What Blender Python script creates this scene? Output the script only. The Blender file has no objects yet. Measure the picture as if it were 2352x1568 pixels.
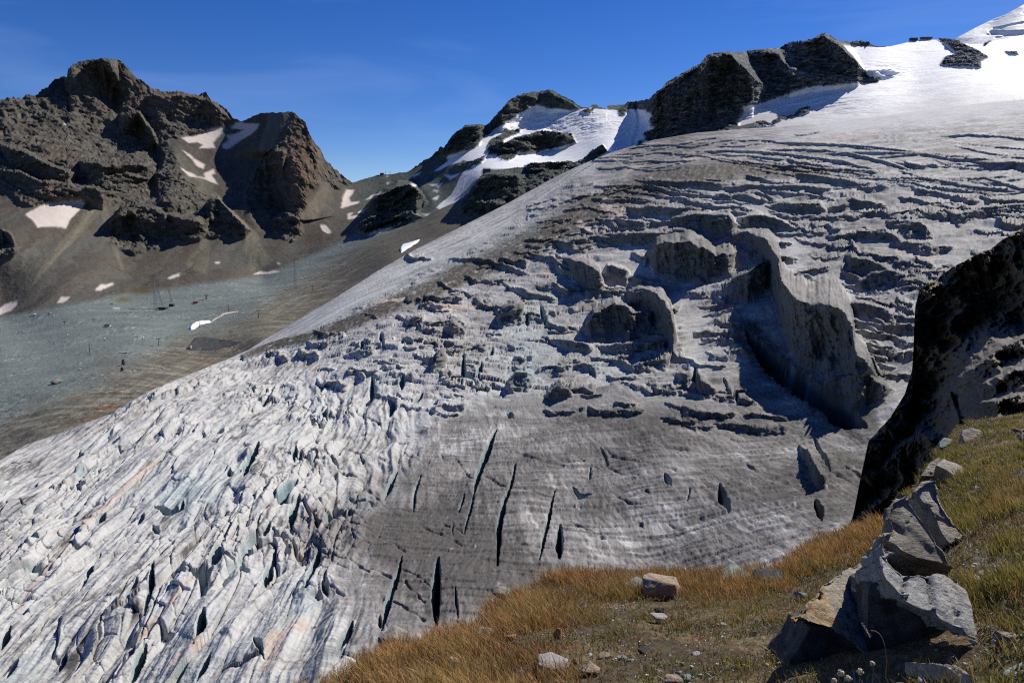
import bpy, bmesh, math, random
import numpy as np
from mathutils import Vector, Matrix

C = bpy.context.scene.collection
sc = bpy.context.scene
F32 = np.float32

# ------------------------------------------------------------------ camera
PITCH = math.radians(-10.0)
cam_d = bpy.data.cameras.new("camera")
cam_d.lens = 24.0
cam_d.sensor_width = 36.0
cam_d.clip_start = 0.05
cam_d.clip_end = 30000
cam = bpy.data.objects.new("camera", cam_d)
cam.rotation_euler = (math.radians(90) + PITCH, 0, 0)
C.objects.link(cam)
sc.camera = cam

# ------------------------------------------------------------------ sky and sun
SUN_AZ = 50.0      # degrees right of the view direction
SUN_EL = 42.0
w = bpy.data.worlds.new("World")
sc.world = w
w.use_nodes = True
nt = w.node_tree
for n in list(nt.nodes):
    nt.nodes.remove(n)
wo = nt.nodes.new("ShaderNodeOutputWorld")
bg = nt.nodes.new("ShaderNodeBackground")
sky = nt.nodes.new("ShaderNodeTexSky")
sky.sky_type = 'NISHITA'
sky.sun_disc = False
sky.sun_elevation = math.radians(SUN_EL)
sky.sun_rotation = math.radians(SUN_AZ)
sky.altitude = 2900
sky.air_density = 1.0
sky.dust_density = 0.35
sky.ozone_density = 3.0
bg.inputs['Strength'].default_value = 0.088
# very thin cirrus, laid out by direction on the sky itself
tc = nt.nodes.new("ShaderNodeTexCoord")
mp = nt.nodes.new("ShaderNodeMapping")
mp.inputs['Scale'].default_value = (2.0, 2.0, 11.0)
mp.inputs['Rotation'].default_value = (0.0, 0.13, 0.3)
nz = nt.nodes.new("ShaderNodeTexNoise")
nz.inputs['Scale'].default_value = 1.3
nz.inputs['Detail'].default_value = 5
nz.inputs['Distortion'].default_value = 0.6
rp = nt.nodes.new("ShaderNodeValToRGB")
rp.color_ramp.elements[0].position = 0.48
rp.color_ramp.elements[0].color = (0, 0, 0, 1)
rp.color_ramp.elements[1].position = 0.8
rp.color_ramp.elements[1].color = (0.22, 0.22, 0.22, 1)
mx = nt.nodes.new("ShaderNodeMixRGB")
mx.inputs[2].default_value = (5.2, 6.6, 9.0, 1)
nt.links.new(tc.outputs['Generated'], mp.inputs['Vector'])
nt.links.new(mp.outputs[0], nz.inputs['Vector'])
nt.links.new(nz.outputs['Fac'], rp.inputs[0])
nt.links.new(rp.outputs[0], mx.inputs[0])
nt.links.new(sky.outputs[0], mx.inputs[1])
hsv = nt.nodes.new("ShaderNodeHueSaturation")
hsv.inputs['Saturation'].default_value = 1.34
hsv.inputs['Hue'].default_value = 0.518
nt.links.new(mx.outputs[0], hsv.inputs['Color'])
nt.links.new(hsv.outputs[0], bg.inputs['Color'])
nt.links.new(bg.outputs[0], wo.inputs['Surface'])

sun_d = bpy.data.lights.new("sun", 'SUN')
sun_d.energy = 5.0
sun_d.angle = math.radians(0.5)
sun_d.color = (1.0, 0.95, 0.87)
sun = bpy.data.objects.new("sun", sun_d)
_a, _e = math.radians(SUN_AZ), math.radians(SUN_EL)
SUNDIR = Vector((math.sin(_a) * math.cos(_e), math.cos(_a) * math.cos(_e), math.sin(_e)))
sun.rotation_euler = SUNDIR.to_track_quat('Z', 'Y').to_euler()
C.objects.link(sun)

sc.view_settings.view_transform = 'Standard'
sc.view_settings.look = 'None'
sc.view_settings.exposure = 0.25
sc.view_settings.gamma = 1.0
sc.render.engine = 'CYCLES'
sc.cycles.max_bounces = 4
sc.cycles.diffuse_bounces = 2
sc.cycles.glossy_bounces = 1
sc.cycles.use_denoising = False
sc.cycles.filter_width = 1.15

# ------------------------------------------------------------------ surveying helpers
# (u, v) are sight-line bearings of landmarks measured in the photo; with a distance they give a place.
FL = 24.0 / 36.0 * 2352
CP, SP = math.cos(PITCH), math.sin(PITCH)

def bearing(u, v):
    x = (np.asarray(u, dtype=np.float64) - 1176) / FL
    y = (784 - np.asarray(v, dtype=np.float64)) / FL
    Y = CP - y * SP
    Z = SP + y * CP
    h = np.sqrt(x * x + Y * Y)
    return x / h, Y / h, Z / h           # horizontal unit dir, tan(elevation)

def place(u, v, d):
    sx, sy, t = bearing(u, v)
    return np.stack([sx * d, sy * d, t * d], -1)

def P3(u, v, d):
    return Vector([float(c) for c in place(u, v, d)])

class Field:
    """thin-plate spline of log distance over control points (u, v, d)"""
    def __init__(self, pts, lam=0.0, u0=-420, u1=2780, v0=-40, v1=1760, step=8):
        p = np.array(pts, dtype=np.float64)
        uv = p[:, :2] / 1000.0
        n = len(p)
        def phi(r2):
            return 0.5 * r2 * np.log(r2 + 1e-12)
        K = phi(((uv[:, None] - uv[None]) ** 2).sum(-1)) + lam * np.eye(n)
        Q = np.c_[np.ones(n), uv]
        A = np.block([[K, Q], [Q.T, np.zeros((3, 3))]])
        sol = np.linalg.solve(A, np.r_[np.log(p[:, 2]), np.zeros(3)])
        self.u0, self.v0, self.step = u0, v0, step
        gu = np.arange(u0, u1 + step, step) / 1000.0
        gv = np.arange(v0, v1 + step, step) / 1000.0
        U, V = np.meshgrid(gu, gv)
        out = sol[n] + sol[n + 1] * U + sol[n + 2] * V
        for i in range(n):
            out += sol[i] * phi((U - uv[i, 0]) ** 2 + (V - uv[i, 1]) ** 2)
        self.g = out
    def __call__(self, u, v):
        x = np.clip((u - self.u0) / self.step, 0, self.g.shape[1] - 2.001)
        y = np.clip((v - self.v0) / self.step, 0, self.g.shape[0] - 2.001)
        i = x.astype(np.int32); j = y.astype(np.int32)
        fx = x - i; fy = y - j
        g = self.g
        return np.exp((g[j, i] * (1 - fx) + g[j, i + 1] * fx) * (1 - fy)
                      + (g[j + 1, i] * (1 - fx) + g[j + 1, i + 1] * fx) * fy)

# ------------------------------------------------------------------ noise
def _h(ix, iy, iz, seed):
    h = (ix.astype(np.uint32) * np.uint32(374761393) + iy.astype(np.uint32) * np.uint32(668265263)
         + iz.astype(np.uint32) * np.uint32(2147483647 - 1540483477) + np.uint32((seed * 974711 + 12345) & 0xffffffff))
    h ^= h >> np.uint32(13)
    h *= np.uint32(1274126177)
    h ^= h >> np.uint32(16)
    h *= np.uint32(2246822519)
    h ^= h >> np.uint32(15)
    return h
_rg = np.random.RandomState(7)
_G3 = _rg.normal(size=(256, 3)); _G3 /= np.linalg.norm(_G3, axis=1)[:, None]; _G3 = (_G3 * 1.6).astype(F32)

from concurrent.futures import ThreadPoolExecutor
POOL = ThreadPoolExecutor(4)

def perlin3(x, y, z, seed=0):
    x = np.asarray(x, F32); y = np.asarray(y, F32); z = np.asarray(z, F32)
    x, y, z = np.broadcast_arrays(x, y, z)
    if x.size > 60000:
        out = np.empty(x.shape, F32); n = x.shape[0]; k = max(1, n // max(1, x.size // 40000 + 1))
        def job(i):
            out[i:i + k] = _perlin(x[i:i + k], y[i:i + k], z[i:i + k], seed)
        list(POOL.map(job, range(0, n, k)))
        return out
    return _perlin(x, y, z, seed)

def _perlin(x, y, z, seed):
    xi = np.floor(x); yi = np.floor(y); zi = np.floor(z)
    fx = x - xi; fy = y - yi; fz = z - zi
    xi = xi.astype(np.int32); yi = yi.astype(np.int32); zi = zi.astype(np.int32)
    ux = fx * fx * fx * (fx * (fx * 6 - 15) + 10)
    uy = fy * fy * fy * (fy * (fy * 6 - 15) + 10)
    uz = fz * fz * fz * (fz * (fz * 6 - 15) + 10)
    r = 0
    for dz in (0, 1):
        wz = uz if dz else 1 - uz
        for dy in (0, 1):
            wy = uy if dy else 1 - uy
            for dx in (0, 1):
                wx = ux if dx else 1 - ux
                g = _G3[_h(xi + dx, yi + dy, zi + dz, seed) & np.uint32(255)]
                r = r + wx * wy * wz * (g[..., 0] * (fx - dx) + g[..., 1] * (fy - dy) + g[..., 2] * (fz - dz))
    return r

def fbm(x, y, z, oct=4, seed=0, gain=0.5, ridged=False):
    a = 1.0; s = 0; t = 0
    for k in range(oct):
        f = 2.03 ** k
        n = perlin3(x * f + 17.3 * k, y * f - 9.1 * k, z * f + 3.7 * k, seed + k)
        if ridged:
            n = 1 - 2 * np.abs(n)
        s = s + a * n; t += a; a *= gain
    return s / t

def worley2(x, y, seed=0):
    """F1, F2, cell random a, cell random b, offsets to the nearest point"""
    x = np.asarray(x, F32); y = np.asarray(y, F32)
    ch = [slice(i, i + 40) for i in range(0, x.shape[0], 40)]
    res = list(POOL.map(lambda s: _worley(x[s], y[s], seed), ch))
    return tuple(np.concatenate([q[i] for q in res], 0) for i in range(6))

def _worley(x, y, seed):
    xi = np.floor(x).astype(np.int32); yi = np.floor(y).astype(np.int32)
    F1 = np.full(x.shape, 9, F32); F2 = F1.copy()
    A = np.zeros(x.shape, F32); B = A.copy(); OX = A.copy(); OY = A.copy()
    z0 = np.zeros_like(xi)
    for dy in (-1, 0, 1):
        for dx in (-1, 0, 1):
            h = _h(xi + dx, yi + dy, z0, seed)
            px = (h & np.uint32(1023)).astype(F32) / 1023
            py = ((h >> np.uint32(10)) & np.uint32(1023)).astype(F32) / 1023
            ox = (xi + dx + px) - x; oy = (yi + dy + py) - y
            d = np.sqrt(ox * ox + oy * oy)
            c = d < F1
            F2 = np.where(c, F1, np.minimum(F2, d))
            A = np.where(c, ((h >> np.uint32(20)) & np.uint32(63)).astype(F32) / 63, A)
            B = np.where(c, ((h >> np.uint32(26)) & np.uint32(63)).astype(F32) / 63, B)
            OX = np.where(c, ox, OX); OY = np.where(c, oy, OY)
            F1 = np.where(c, d, F1)
    return F1, F2, A, B, OX, OY

def sstep(a, b, x):
    t = np.clip((x - a) / (b - a), 0, 1)
    return t * t * (3 - 2 * t)

# ------------------------------------------------------------------ outline helpers
def in_poly(u, v, poly):
    poly = np.asarray(poly, float)
    m = np.zeros(u.shape, bool)
    bb = (u > poly[:, 0].min()) & (u < poly[:, 0].max()) & (v > poly[:, 1].min()) & (v < poly[:, 1].max())
    if not bb.any():
        return m
    a = u[bb]; b = v[bb]
    r = np.zeros(a.shape, bool)
    n = len(poly)
    for i in range(n):
        x0, y0 = poly[i]; x1, y1 = poly[(i + 1) % n]
        if y0 == y1:
            continue
        c = ((y0 > b) != (y1 > b)) & (a < (x1 - x0) * (b - y0) / (y1 - y0) + x0)
        r ^= c
    m[bb] = r
    return m

def line_dist(u, v, pl, reach):
    """distance, signed side (+ = right when walking down) and position 0..1 along a polyline"""
    pl = np.asarray(pl, float)
    D = np.full(u.shape, 1e6, F32); S = np.zeros(u.shape, F32); T = np.zeros(u.shape, F32)
    bb = (u > pl[:, 0].min() - reach) & (u < pl[:, 0].max() + reach) & (v > pl[:, 1].min() - reach) & (v < pl[:, 1].max() + reach)
    if not bb.any():
        return D, S, T
    a = u[bb]; b = v[bb]
    d0 = np.full(a.shape, 1e6); s0 = np.zeros(a.shape); t0 = np.zeros(a.shape)
    seg = np.hypot(*(pl[1:, :2] - pl[:-1, :2]).T); tot = seg.sum(); acc = 0
    for i in range(len(pl) - 1):
        x0, y0 = pl[i, :2]; dx, dy = pl[i + 1, :2] - pl[i, :2]
        L2 = dx * dx + dy * dy + 1e-9
        t = np.clip(((a - x0) * dx + (b - y0) * dy) / L2, 0, 1)
        qx = a - x0 - t * dx; qy = b - y0 - t * dy
        d = np.hypot(qx, qy)
        c = d < d0
        cr = -(dx * (b - y0) - dy * (a - x0))
        s0 = np.where(c, np.sign(cr), s0)
        t0 = np.where(c, (acc + t * seg[i]) / tot, t0)
        d0 = np.where(c, d, d0)
        acc += seg[i]
    D[bb] = d0; S[bb] = s0; T[bb] = t0
    return D, S, T

def crest_shift(u, v, crests):
    """walls facing the viewer: (u, v of the lip, height); returns how far down the sight line's foot moves"""
    out = np.zeros(u.shape, F32); face = np.zeros(u.shape, F32)
    for cr in crests:
        lean = 0.13 if max(c[2] for c in cr) < 90 else 0.03
        pl = np.asarray(cr, float)
        if (np.diff(pl[:, 0]) < 0).all():
            pl = pl[::-1]
        uu = u[0] if u.ndim == 2 else u
        vc = np.interp(uu, pl[:, 0], pl[:, 1])
        h = np.interp(uu, pl[:, 0], pl[:, 2], left=0, right=0)
        ln = pl[-1, 0] - pl[0, 0]
        e = np.minimum((uu - pl[0, 0]), (pl[-1, 0] - uu)) / (0.12 * ln + 1)
        h = h * np.clip(e, 0, 1) ** 0.6
        cols = np.where(h > 0.5)[0]
        if len(cols) == 0:
            continue
        vcc = vc[cols][None]; hh = h[cols][None]
        V = v[:, cols]
        g = (0.18 if lean > .1 else 0.36) * hh + 2
        if lean < .1:
            g = g * (1 + .5 * fbm(uu[cols] / 25, 0 * uu[cols], 0 * uu[cols], 3, 91))[None]; vcc = vcc + (9 * fbm(uu[cols] / 34, 0 * uu[cols], 0 * uu[cols], 4, 92, gain=.6))[None]
        w = np.where(V < vcc, (sstep(0, 1, 1 - (vcc - V) / g) if lean > .1 else np.clip(1 - (vcc - V) / g, 0, 1) ** 1.5), np.clip(1 - (V - vcc) / hh, 0, 1) ** (1 + np.clip((hh - 40) / 120, 0, .35)))
        out[:, cols] = np.maximum(out[:, cols], w * hh * (1 - lean))
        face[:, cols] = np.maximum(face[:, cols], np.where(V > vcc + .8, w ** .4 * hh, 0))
    return out, face

# ------------------------------------------------------------------ mesh helpers
def grid_mesh(name, Pm, col, mat, keep=None, kind='structure', label=None, parent=None):
    """Pm: (R, C, 3) positions, col: (R, C, 3) base colours, keep: (R-1, C-1) face mask"""
    R, Cn = Pm.shape[:2]
    idx = np.arange(R * Cn).reshape(R, Cn)
    q = np.stack([idx[:-1, :-1], idx[:-1, 1:], idx[1:, 1:], idx[1:, :-1]], -1)
    q = q.reshape(-1, 4) if keep is None else q[keep]
    used = np.zeros(R * Cn, bool); used[q.ravel()] = True
    remap = np.cumsum(used) - 1
    q = remap[q]
    co = Pm.reshape(-1, 3)[used]; cc = col.reshape(-1, 3)[used]
    return raw_mesh(name, co, q, cc, mat, kind, label, parent)

def raw_mesh(name, co, faces, cc, mat, kind=None, label=None, parent=None, smooth=True):
    me = bpy.data.meshes.new(name)
    faces = np.asarray(faces)
    n, k = faces.shape
    me.vertices.add(len(co)); me.vertices.foreach_set("co", np.asarray(co, F32).ravel())
    me.loops.add(n * k); me.loops.foreach_set("vertex_index", faces.astype(np.int32).ravel())
    me.polygons.add(n); me.polygons.foreach_set("loop_start", np.arange(0, n * k, k, dtype=np.int32))
    if smooth:
        me.polygons.foreach_set("use_smooth", np.ones(n, bool))
    me.update(calc_edges=True)
    if cc is not None:
        at = me.color_attributes.new("tint", 'FLOAT_COLOR', 'POINT')
        at.data.foreach_set("color", np.c_[np.clip(cc, 0, 1), np.ones(len(cc))].astype(F32).ravel())
    me.materials.append(mat)
    o = bpy.data.objects.new(name, me)
    C.objects.link(o)
    if kind: o['kind'] = kind
    if label: o['label'] = label
    if parent: o.parent = parent
    return o

def surface_mat(name, rough=0.9, spec=0.3, bumps=((0.5, 0.2),), vary=0.15, vscale=0.7, stretch=(1, 1, 1), sss=0.0, detail=6):
    """a material tinted by where rock, gravel, snow and ice lie, with its own grain and bumps"""
    m = bpy.data.materials.new(name)
    m.use_nodes = True
    t = m.node_tree; b = t.nodes['Principled BSDF']
    b.inputs['Roughness'].default_value = rough
    b.inputs['Specular IOR Level'].default_value = spec
    at = t.nodes.new('ShaderNodeAttribute'); at.attribute_name = 'tint'
    tc = t.nodes.new('ShaderNodeTexCoord')
    mp = t.nodes.new('ShaderNodeMapping'); mp.inputs['Scale'].default_value = stretch
    t.links.new(tc.outputs['Object'], mp.inputs[0])
    n = t.nodes.new('ShaderNodeTexNoise'); n.inputs['Scale'].default_value = vscale; n.inputs['Detail'].default_value = detail
    n.inputs['Roughness'].default_value = 0.65
    t.links.new(mp.outputs[0], n.inputs['Vector'])
    mr = t.nodes.new('ShaderNodeMapRange')
    mr.inputs[1].default_value = 0.3; mr.inputs[2].default_value = 0.7
    mr.inputs[3].default_value = 1 - vary; mr.inputs[4].default_value = 1 + vary
    t.links.new(n.outputs['Fac'], mr.inputs[0])
    mu = t.nodes.new('ShaderNodeVectorMath'); mu.operation = 'SCALE'
    t.links.new(at.outputs['Color'], mu.inputs[0]); t.links.new(mr.outputs[0], mu.inputs['Scale'])
    t.links.new(mu.outputs[0], b.inputs['Base Color'])
    prev = None
    for (s, dist) in bumps:
        nn = t.nodes.new('ShaderNodeTexNoise'); nn.inputs['Scale'].default_value = s; nn.inputs['Detail'].default_value = 5
        nn.inputs['Roughness'].default_value = 0.6
        t.links.new(mp.outputs[0], nn.inputs['Vector'])
        bp = t.nodes.new('ShaderNodeBump'); bp.inputs['Strength'].default_value = 1.0; bp.inputs['Distance'].default_value = dist
        t.links.new(nn.outputs['Fac'], bp.inputs['Height'])
        if prev: t.links.new(prev.outputs[0], bp.inputs['Normal'])
        prev = bp
    if prev: t.links.new(prev.outputs[0], b.inputs['Normal'])
    return m

def rows_under(sky, bot, t, k):
    """mesh rows that follow a skyline but stay even where it is steep"""
    n = int(k); ker = np.hanning(2 * n + 1); ker /= ker.sum()
    s = np.convolve(np.pad(sky, n, mode='edge'), ker, mode='valid')
    return s[None] + (bot - s)[None] * t + (sky - s)[None] * (1 - t) ** 6

def mixc(a, b, w):
    return a + (b - a) * w[..., None]

def col(c):
    return np.array(c, F32)
# ------------------------------------------------------------------ landmarks of the far mountains
def cv(pts, su, ou, sv, ov):
    return [(ou + p[0] * su, ov + p[1] * sv) + tuple(p[2:]) for p in pts]
def A1(*p): return cv(p, .4212, 0, .4212, 86.1)       # left mountain sheet
def A2(*p): return cv(p, .3662, 746.5, .3662, 57.4)   # middle sheet
def A3(*p): return cv(p, .4028, 1435.5, .4028, 0)     # right sheet
def A4(*p): return cv(p, .1282, 775.2, .1282, 344.5)  # saddle sheet
def A5(*p): return cv(p, .4028, 689, .4028, 459.4)    # icefall sheet
def A6(*p): return cv(p, .4028, 1435.5, .4028, 459.4) # right icefall sheet
def A7(*p): return cv(p, .3776, 0, .3776, 976.1)      # lower left ice sheet
def A8(*p): return cv(p, .3776, 689, .3776, 976.1)    # lower middle ice sheet

SKY = [(-420, 250), (-200, 262), (-90, 240)] + A1((0,352),(40,340),(75,335),(118,345),(150,318),(190,330),(230,295),(262,278),(300,235),(330,222),(366,225),(372,180),(400,155),(430,140),(500,128),(560,125),(610,123),(655,135),(690,165),(730,215),(775,245),(830,285),(900,300),(970,300),(1030,315),(1090,320),(1125,303),(1150,350),(1200,375),(1250,410),(1270,440),(1320,458),(1360,440),(1420,412),(1500,410),(1580,405),(1620,430),(1665,465),(1685,530),(1720,590),(1750,620),(1770,670),(1840,735),(1900,785)) \
    + A2((165,992),(230,970),(345,938),(400,938),(520,920),(560,895),(680,825),(720,775),(745,780),(800,700),(880,640),(930,635),(980,632),(1010,640),(1060,590),(1130,510),(1160,480),(1210,450),(1290,430),(1340,430),(1400,412),(1440,425),(1500,460),(1550,485),(1610,515),(1660,520),(1675,500),(1705,500),(1720,515),(1765,525),(1770,505),(1830,503),(1880,500)) \
    + A3((20,590),(50,590),(135,575),(180,535),(215,510),(235,480),(300,445),(380,400),(430,375),(455,340),(480,320),(590,305),(640,310),(700,300),(830,285),(880,280),(940,250),(1000,245),(1060,235),(1100,215),(1138,195),(1160,205),(1210,240),(1290,250),(1320,240),(1380,245),(1435,265),(1510,265),(1580,250),(1640,234),(1700,228),(1780,228),(1850,232),(1880,240),(1950,250),(2030,255),(2100,235),(2200,215),(2275,210),(2600,190),(3400,150))
SKY = np.array(SKY)

EDGE = np.array([(-420,1260),(-150,1120),(0,1056),(60,1020),(150,990),(250,950),(330,905),(420,865),(520,825),(570,803),(640,760),(760,690),(870,620),(950,575),(1020,540),(1100,500),(1170,465),(1250,420),(1320,385),(1400,352),(1450,336),(1500,322),(1600,305),(1700,297),(1800,290),(1900,282),(2000,270),(2100,256),(2200,242),(2352,228),(2780,190)], float)
EDGE_D = np.array([(-420,470),(0,500),(150,538),(400,640),(570,800),(760,930),(870,1050),(1000,1200),(1100,1350),(1320,1580),(1450,1700),(1600,1720),(1800,1750),(2000,1800),(2200,1900),(2352,1950),(2780,2000)], float)

back_pts = [(-420,1100,640),(-420,1300,520),(0,1060,660),(0,1250,560),(0,900,885),(0,800,1140),(0,720,1500),(-420,720,1560),(-420,900,900),
 (300,900,760),(300,800,982),(300,730,1230),(300,680,1500),(150,970,690),(150,1050,600),(400,900,760),(600,700,1228),(600,640,1650),(600,780,930),(560,860,840),
 (800,600,1500),(870,640,1180),(900,590,1320),(800,540,1800),(1000,520,1520),(1000,580,1300),(1100,480,1560),(1116,402,1800),(1180,402,1780),(1250,410,1700),(1250,460,1580),(1400,347,1850),(1400,390,1720),
 (-420,480,1950),(-420,260,2450),(0,560,1700),(0,450,2000),(0,240,2500),(130,560,1750),(130,480,1900),(250,140,2700),(250,330,2420),(250,600,1720),(250,470,1980),(400,600,1750),(400,470,2000),(450,220,2650),(540,300,2500),
 (560,450,2080),(600,600,1730),(700,560,1830),(700,400,2060),(660,260,2320),(620,300,2300),(800,425,2280),(780,500,2000),(730,330,2250),
 (870,402,2350),(1000,350,2380),(1100,300,2480),(1250,210,2650),(1250,260,2550),(1400,240,2560),(1250,350,2150),(1350,340,2020),(1350,290,2300),(1000,420,2100),(900,500,1880),(1450,255,2520),(1460,330,1980),
 (1500,215,2380),(1480,345,1860),(1600,320,1830),(1700,300,1880),(1640,128,2330),(1890,80,2480),(1800,215,2170),(2000,180,2230),(1700,230,2120),
 (1800,300,1790),(2000,280,1830),(2200,252,1910),(2352,236,1970),(2780,200,2020),(1800,340,1600),(2000,330,1600),(2352,300,1700),(2780,280,1750),(1600,370,1600),
 (1900,245,2000),(2100,200,2200),(2100,95,2620),(2200,98,2640),(2250,102,2640),(2352,88,2780),(2352,160,2380),(2780,60,2780),(2000,108,2500),(1960,110,2480)]
F_back = Field(back_pts, lam=0.0003)

# cliffs facing the viewer: lip polyline with heights
back_cliffs = [
 A1((590,1010,60),(660,960,70),(760,930,65),(860,960,55),(900,990,60),(1000,1000,55),(1120,1010,45),(1160,990,45)),
 A1((1120,930,55),(1190,890,60),(1280,985,45),(1370,1060,22)),
 A1((430,690,50),(560,700,70),(700,700,60),(860,700,50)),
 A1((0,600,35),(150,640,40),(300,720,45),(430,760,40)),
 A1((0,740,25),(120,750,35),(220,800,40),(420,820,35),(560,850,40),(640,860,25)),
 A1((350,230,80),(380,190,110),(500,140,130),(600,140,120),(650,200,90)),
 A1((640,440,45),(760,430,60),(860,560,40)),
 A1((800,330,45),(1000,330,60),(1150,360,50),(1260,450,20)),
 A1((1430,700,40),(1500,640,60),(1560,640,40)),
 A1((1480,1000,25),(1550,960,35),(1640,1010,15)),
 A1((0,1055,60),(60,1080,45),(95,1150,10)),
 A2((260,1140,30),(330,1085,60),(450,1015,75),(540,1010,80),(620,1080,50)),
 A2((190,1270,20),(280,1220,30),(400,1190,25),(540,1180,20),(620,1210,6)),
 A2((1020,770,12),(1120,740,28),(1280,700,38),(1370,670,42),(1480,690,34),(1580,740,8)),
 A2((880,1090,22),(960,985,55),(1060,955,60),(1200,960,50),(1260,1010,30)),
 A2((830,1180,10),(900,1130,22),(1060,1120,25),(1150,1090,12)),
 A2((1250,890,20),(1400,870,22),(1540,870,8)),
 A2((1670,800,12),(1740,760,26),(1780,810,8)),
 A2((1040,620,30),(1130,520,55),(1210,460,60),(1330,440,38),(1410,430,45),(1540,500,15),(1600,525,5)),
 A2((700,800,20),(800,710,45),(880,650,55),(970,640,45),(1010,670,20)),
 A3((60,600,60),(180,545,110),(300,460,150),(430,390,150),(480,335,150),(600,320,150),(700,420,110),(820,520,40)),
 A3((700,310,60),(820,300,70),(880,330,80),(940,410,60),(1050,430,40),(1200,440,30),(1380,450,12)),
 A3((960,270,60),(1138,205,90),(1200,260,90),(1290,330,70),(1380,420,25)),
 A3((940,400,30),(1100,330,50),(1200,360,40),(1300,400,30)),
 A3((1330,395,14),(1420,400,26),(1520,395,18),(1570,410,5)),
]
# spurs: (polyline down the spur, amount left, width left, amount right, width right) in metres / units
back_spurs = [
 (A1((560,125),(640,200),(655,250),(690,330),(660,440),(600,480)), 170, 80, 20, 40),
 (A1((760,400),(830,540),(905,640),(900,700),(865,760),(870,850),(900,930),(920,1000)), 110, 45, 30, 60),
 (A1((740,960),(755,1020),(770,1100),(740,1190)), 90, 50, 10, 20),
 (A1((900,930),(1000,1080)), 30, 20, 10, 20),
 (A1((1540,600),(1540,680),(1550,800),(1590,950),(1570,1010),(1620,1090)), 190, 75, 40, 60),
 (A1((1665,470),(1690,600),(1730,700),(1700,830)), 20, 20, -50, 60),
 (A1((30,1030),(60,1080),(95,1170)), 80, 40, 0, 20),
 (A1((0,700),(40,900)), 20, 30, 0, 10),
 (A1((1125,303),(1150,420),(1130,520)), 30, 30, 20, 30),
 (A1((1350,870),(1400,960),(1440,1060)), -40, 40, 10, 40),
 (A2((540,1010),(600,1060),(640,1110),(600,1180)), 80, 55, 20, 30),
 (A2((1430,415),(1400,460),(1340,515)), 60, 60, 20, 40),
 (A2((1930,485),(1960,560),(1960,640),(1930,720),(1945,800)), -40, 10, 60, 40),
 (A2((1090,960),(1080,1040),(1000,1130)), 30, 25, 10, 20),
 (A3((960,250),(930,330),(820,420)), 60, 40, 20, 40),
 (A3((1138,195),(1150,280),(1200,380)), 50, 50, 60, 50),
 (A3((470,330),(420,420),(330,520),(200,620)), 80, 60, 0, 60),
 (A3((700,300),(640,400),(560,520),(500,640)), 60, 50, 0, 40),
]

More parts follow.
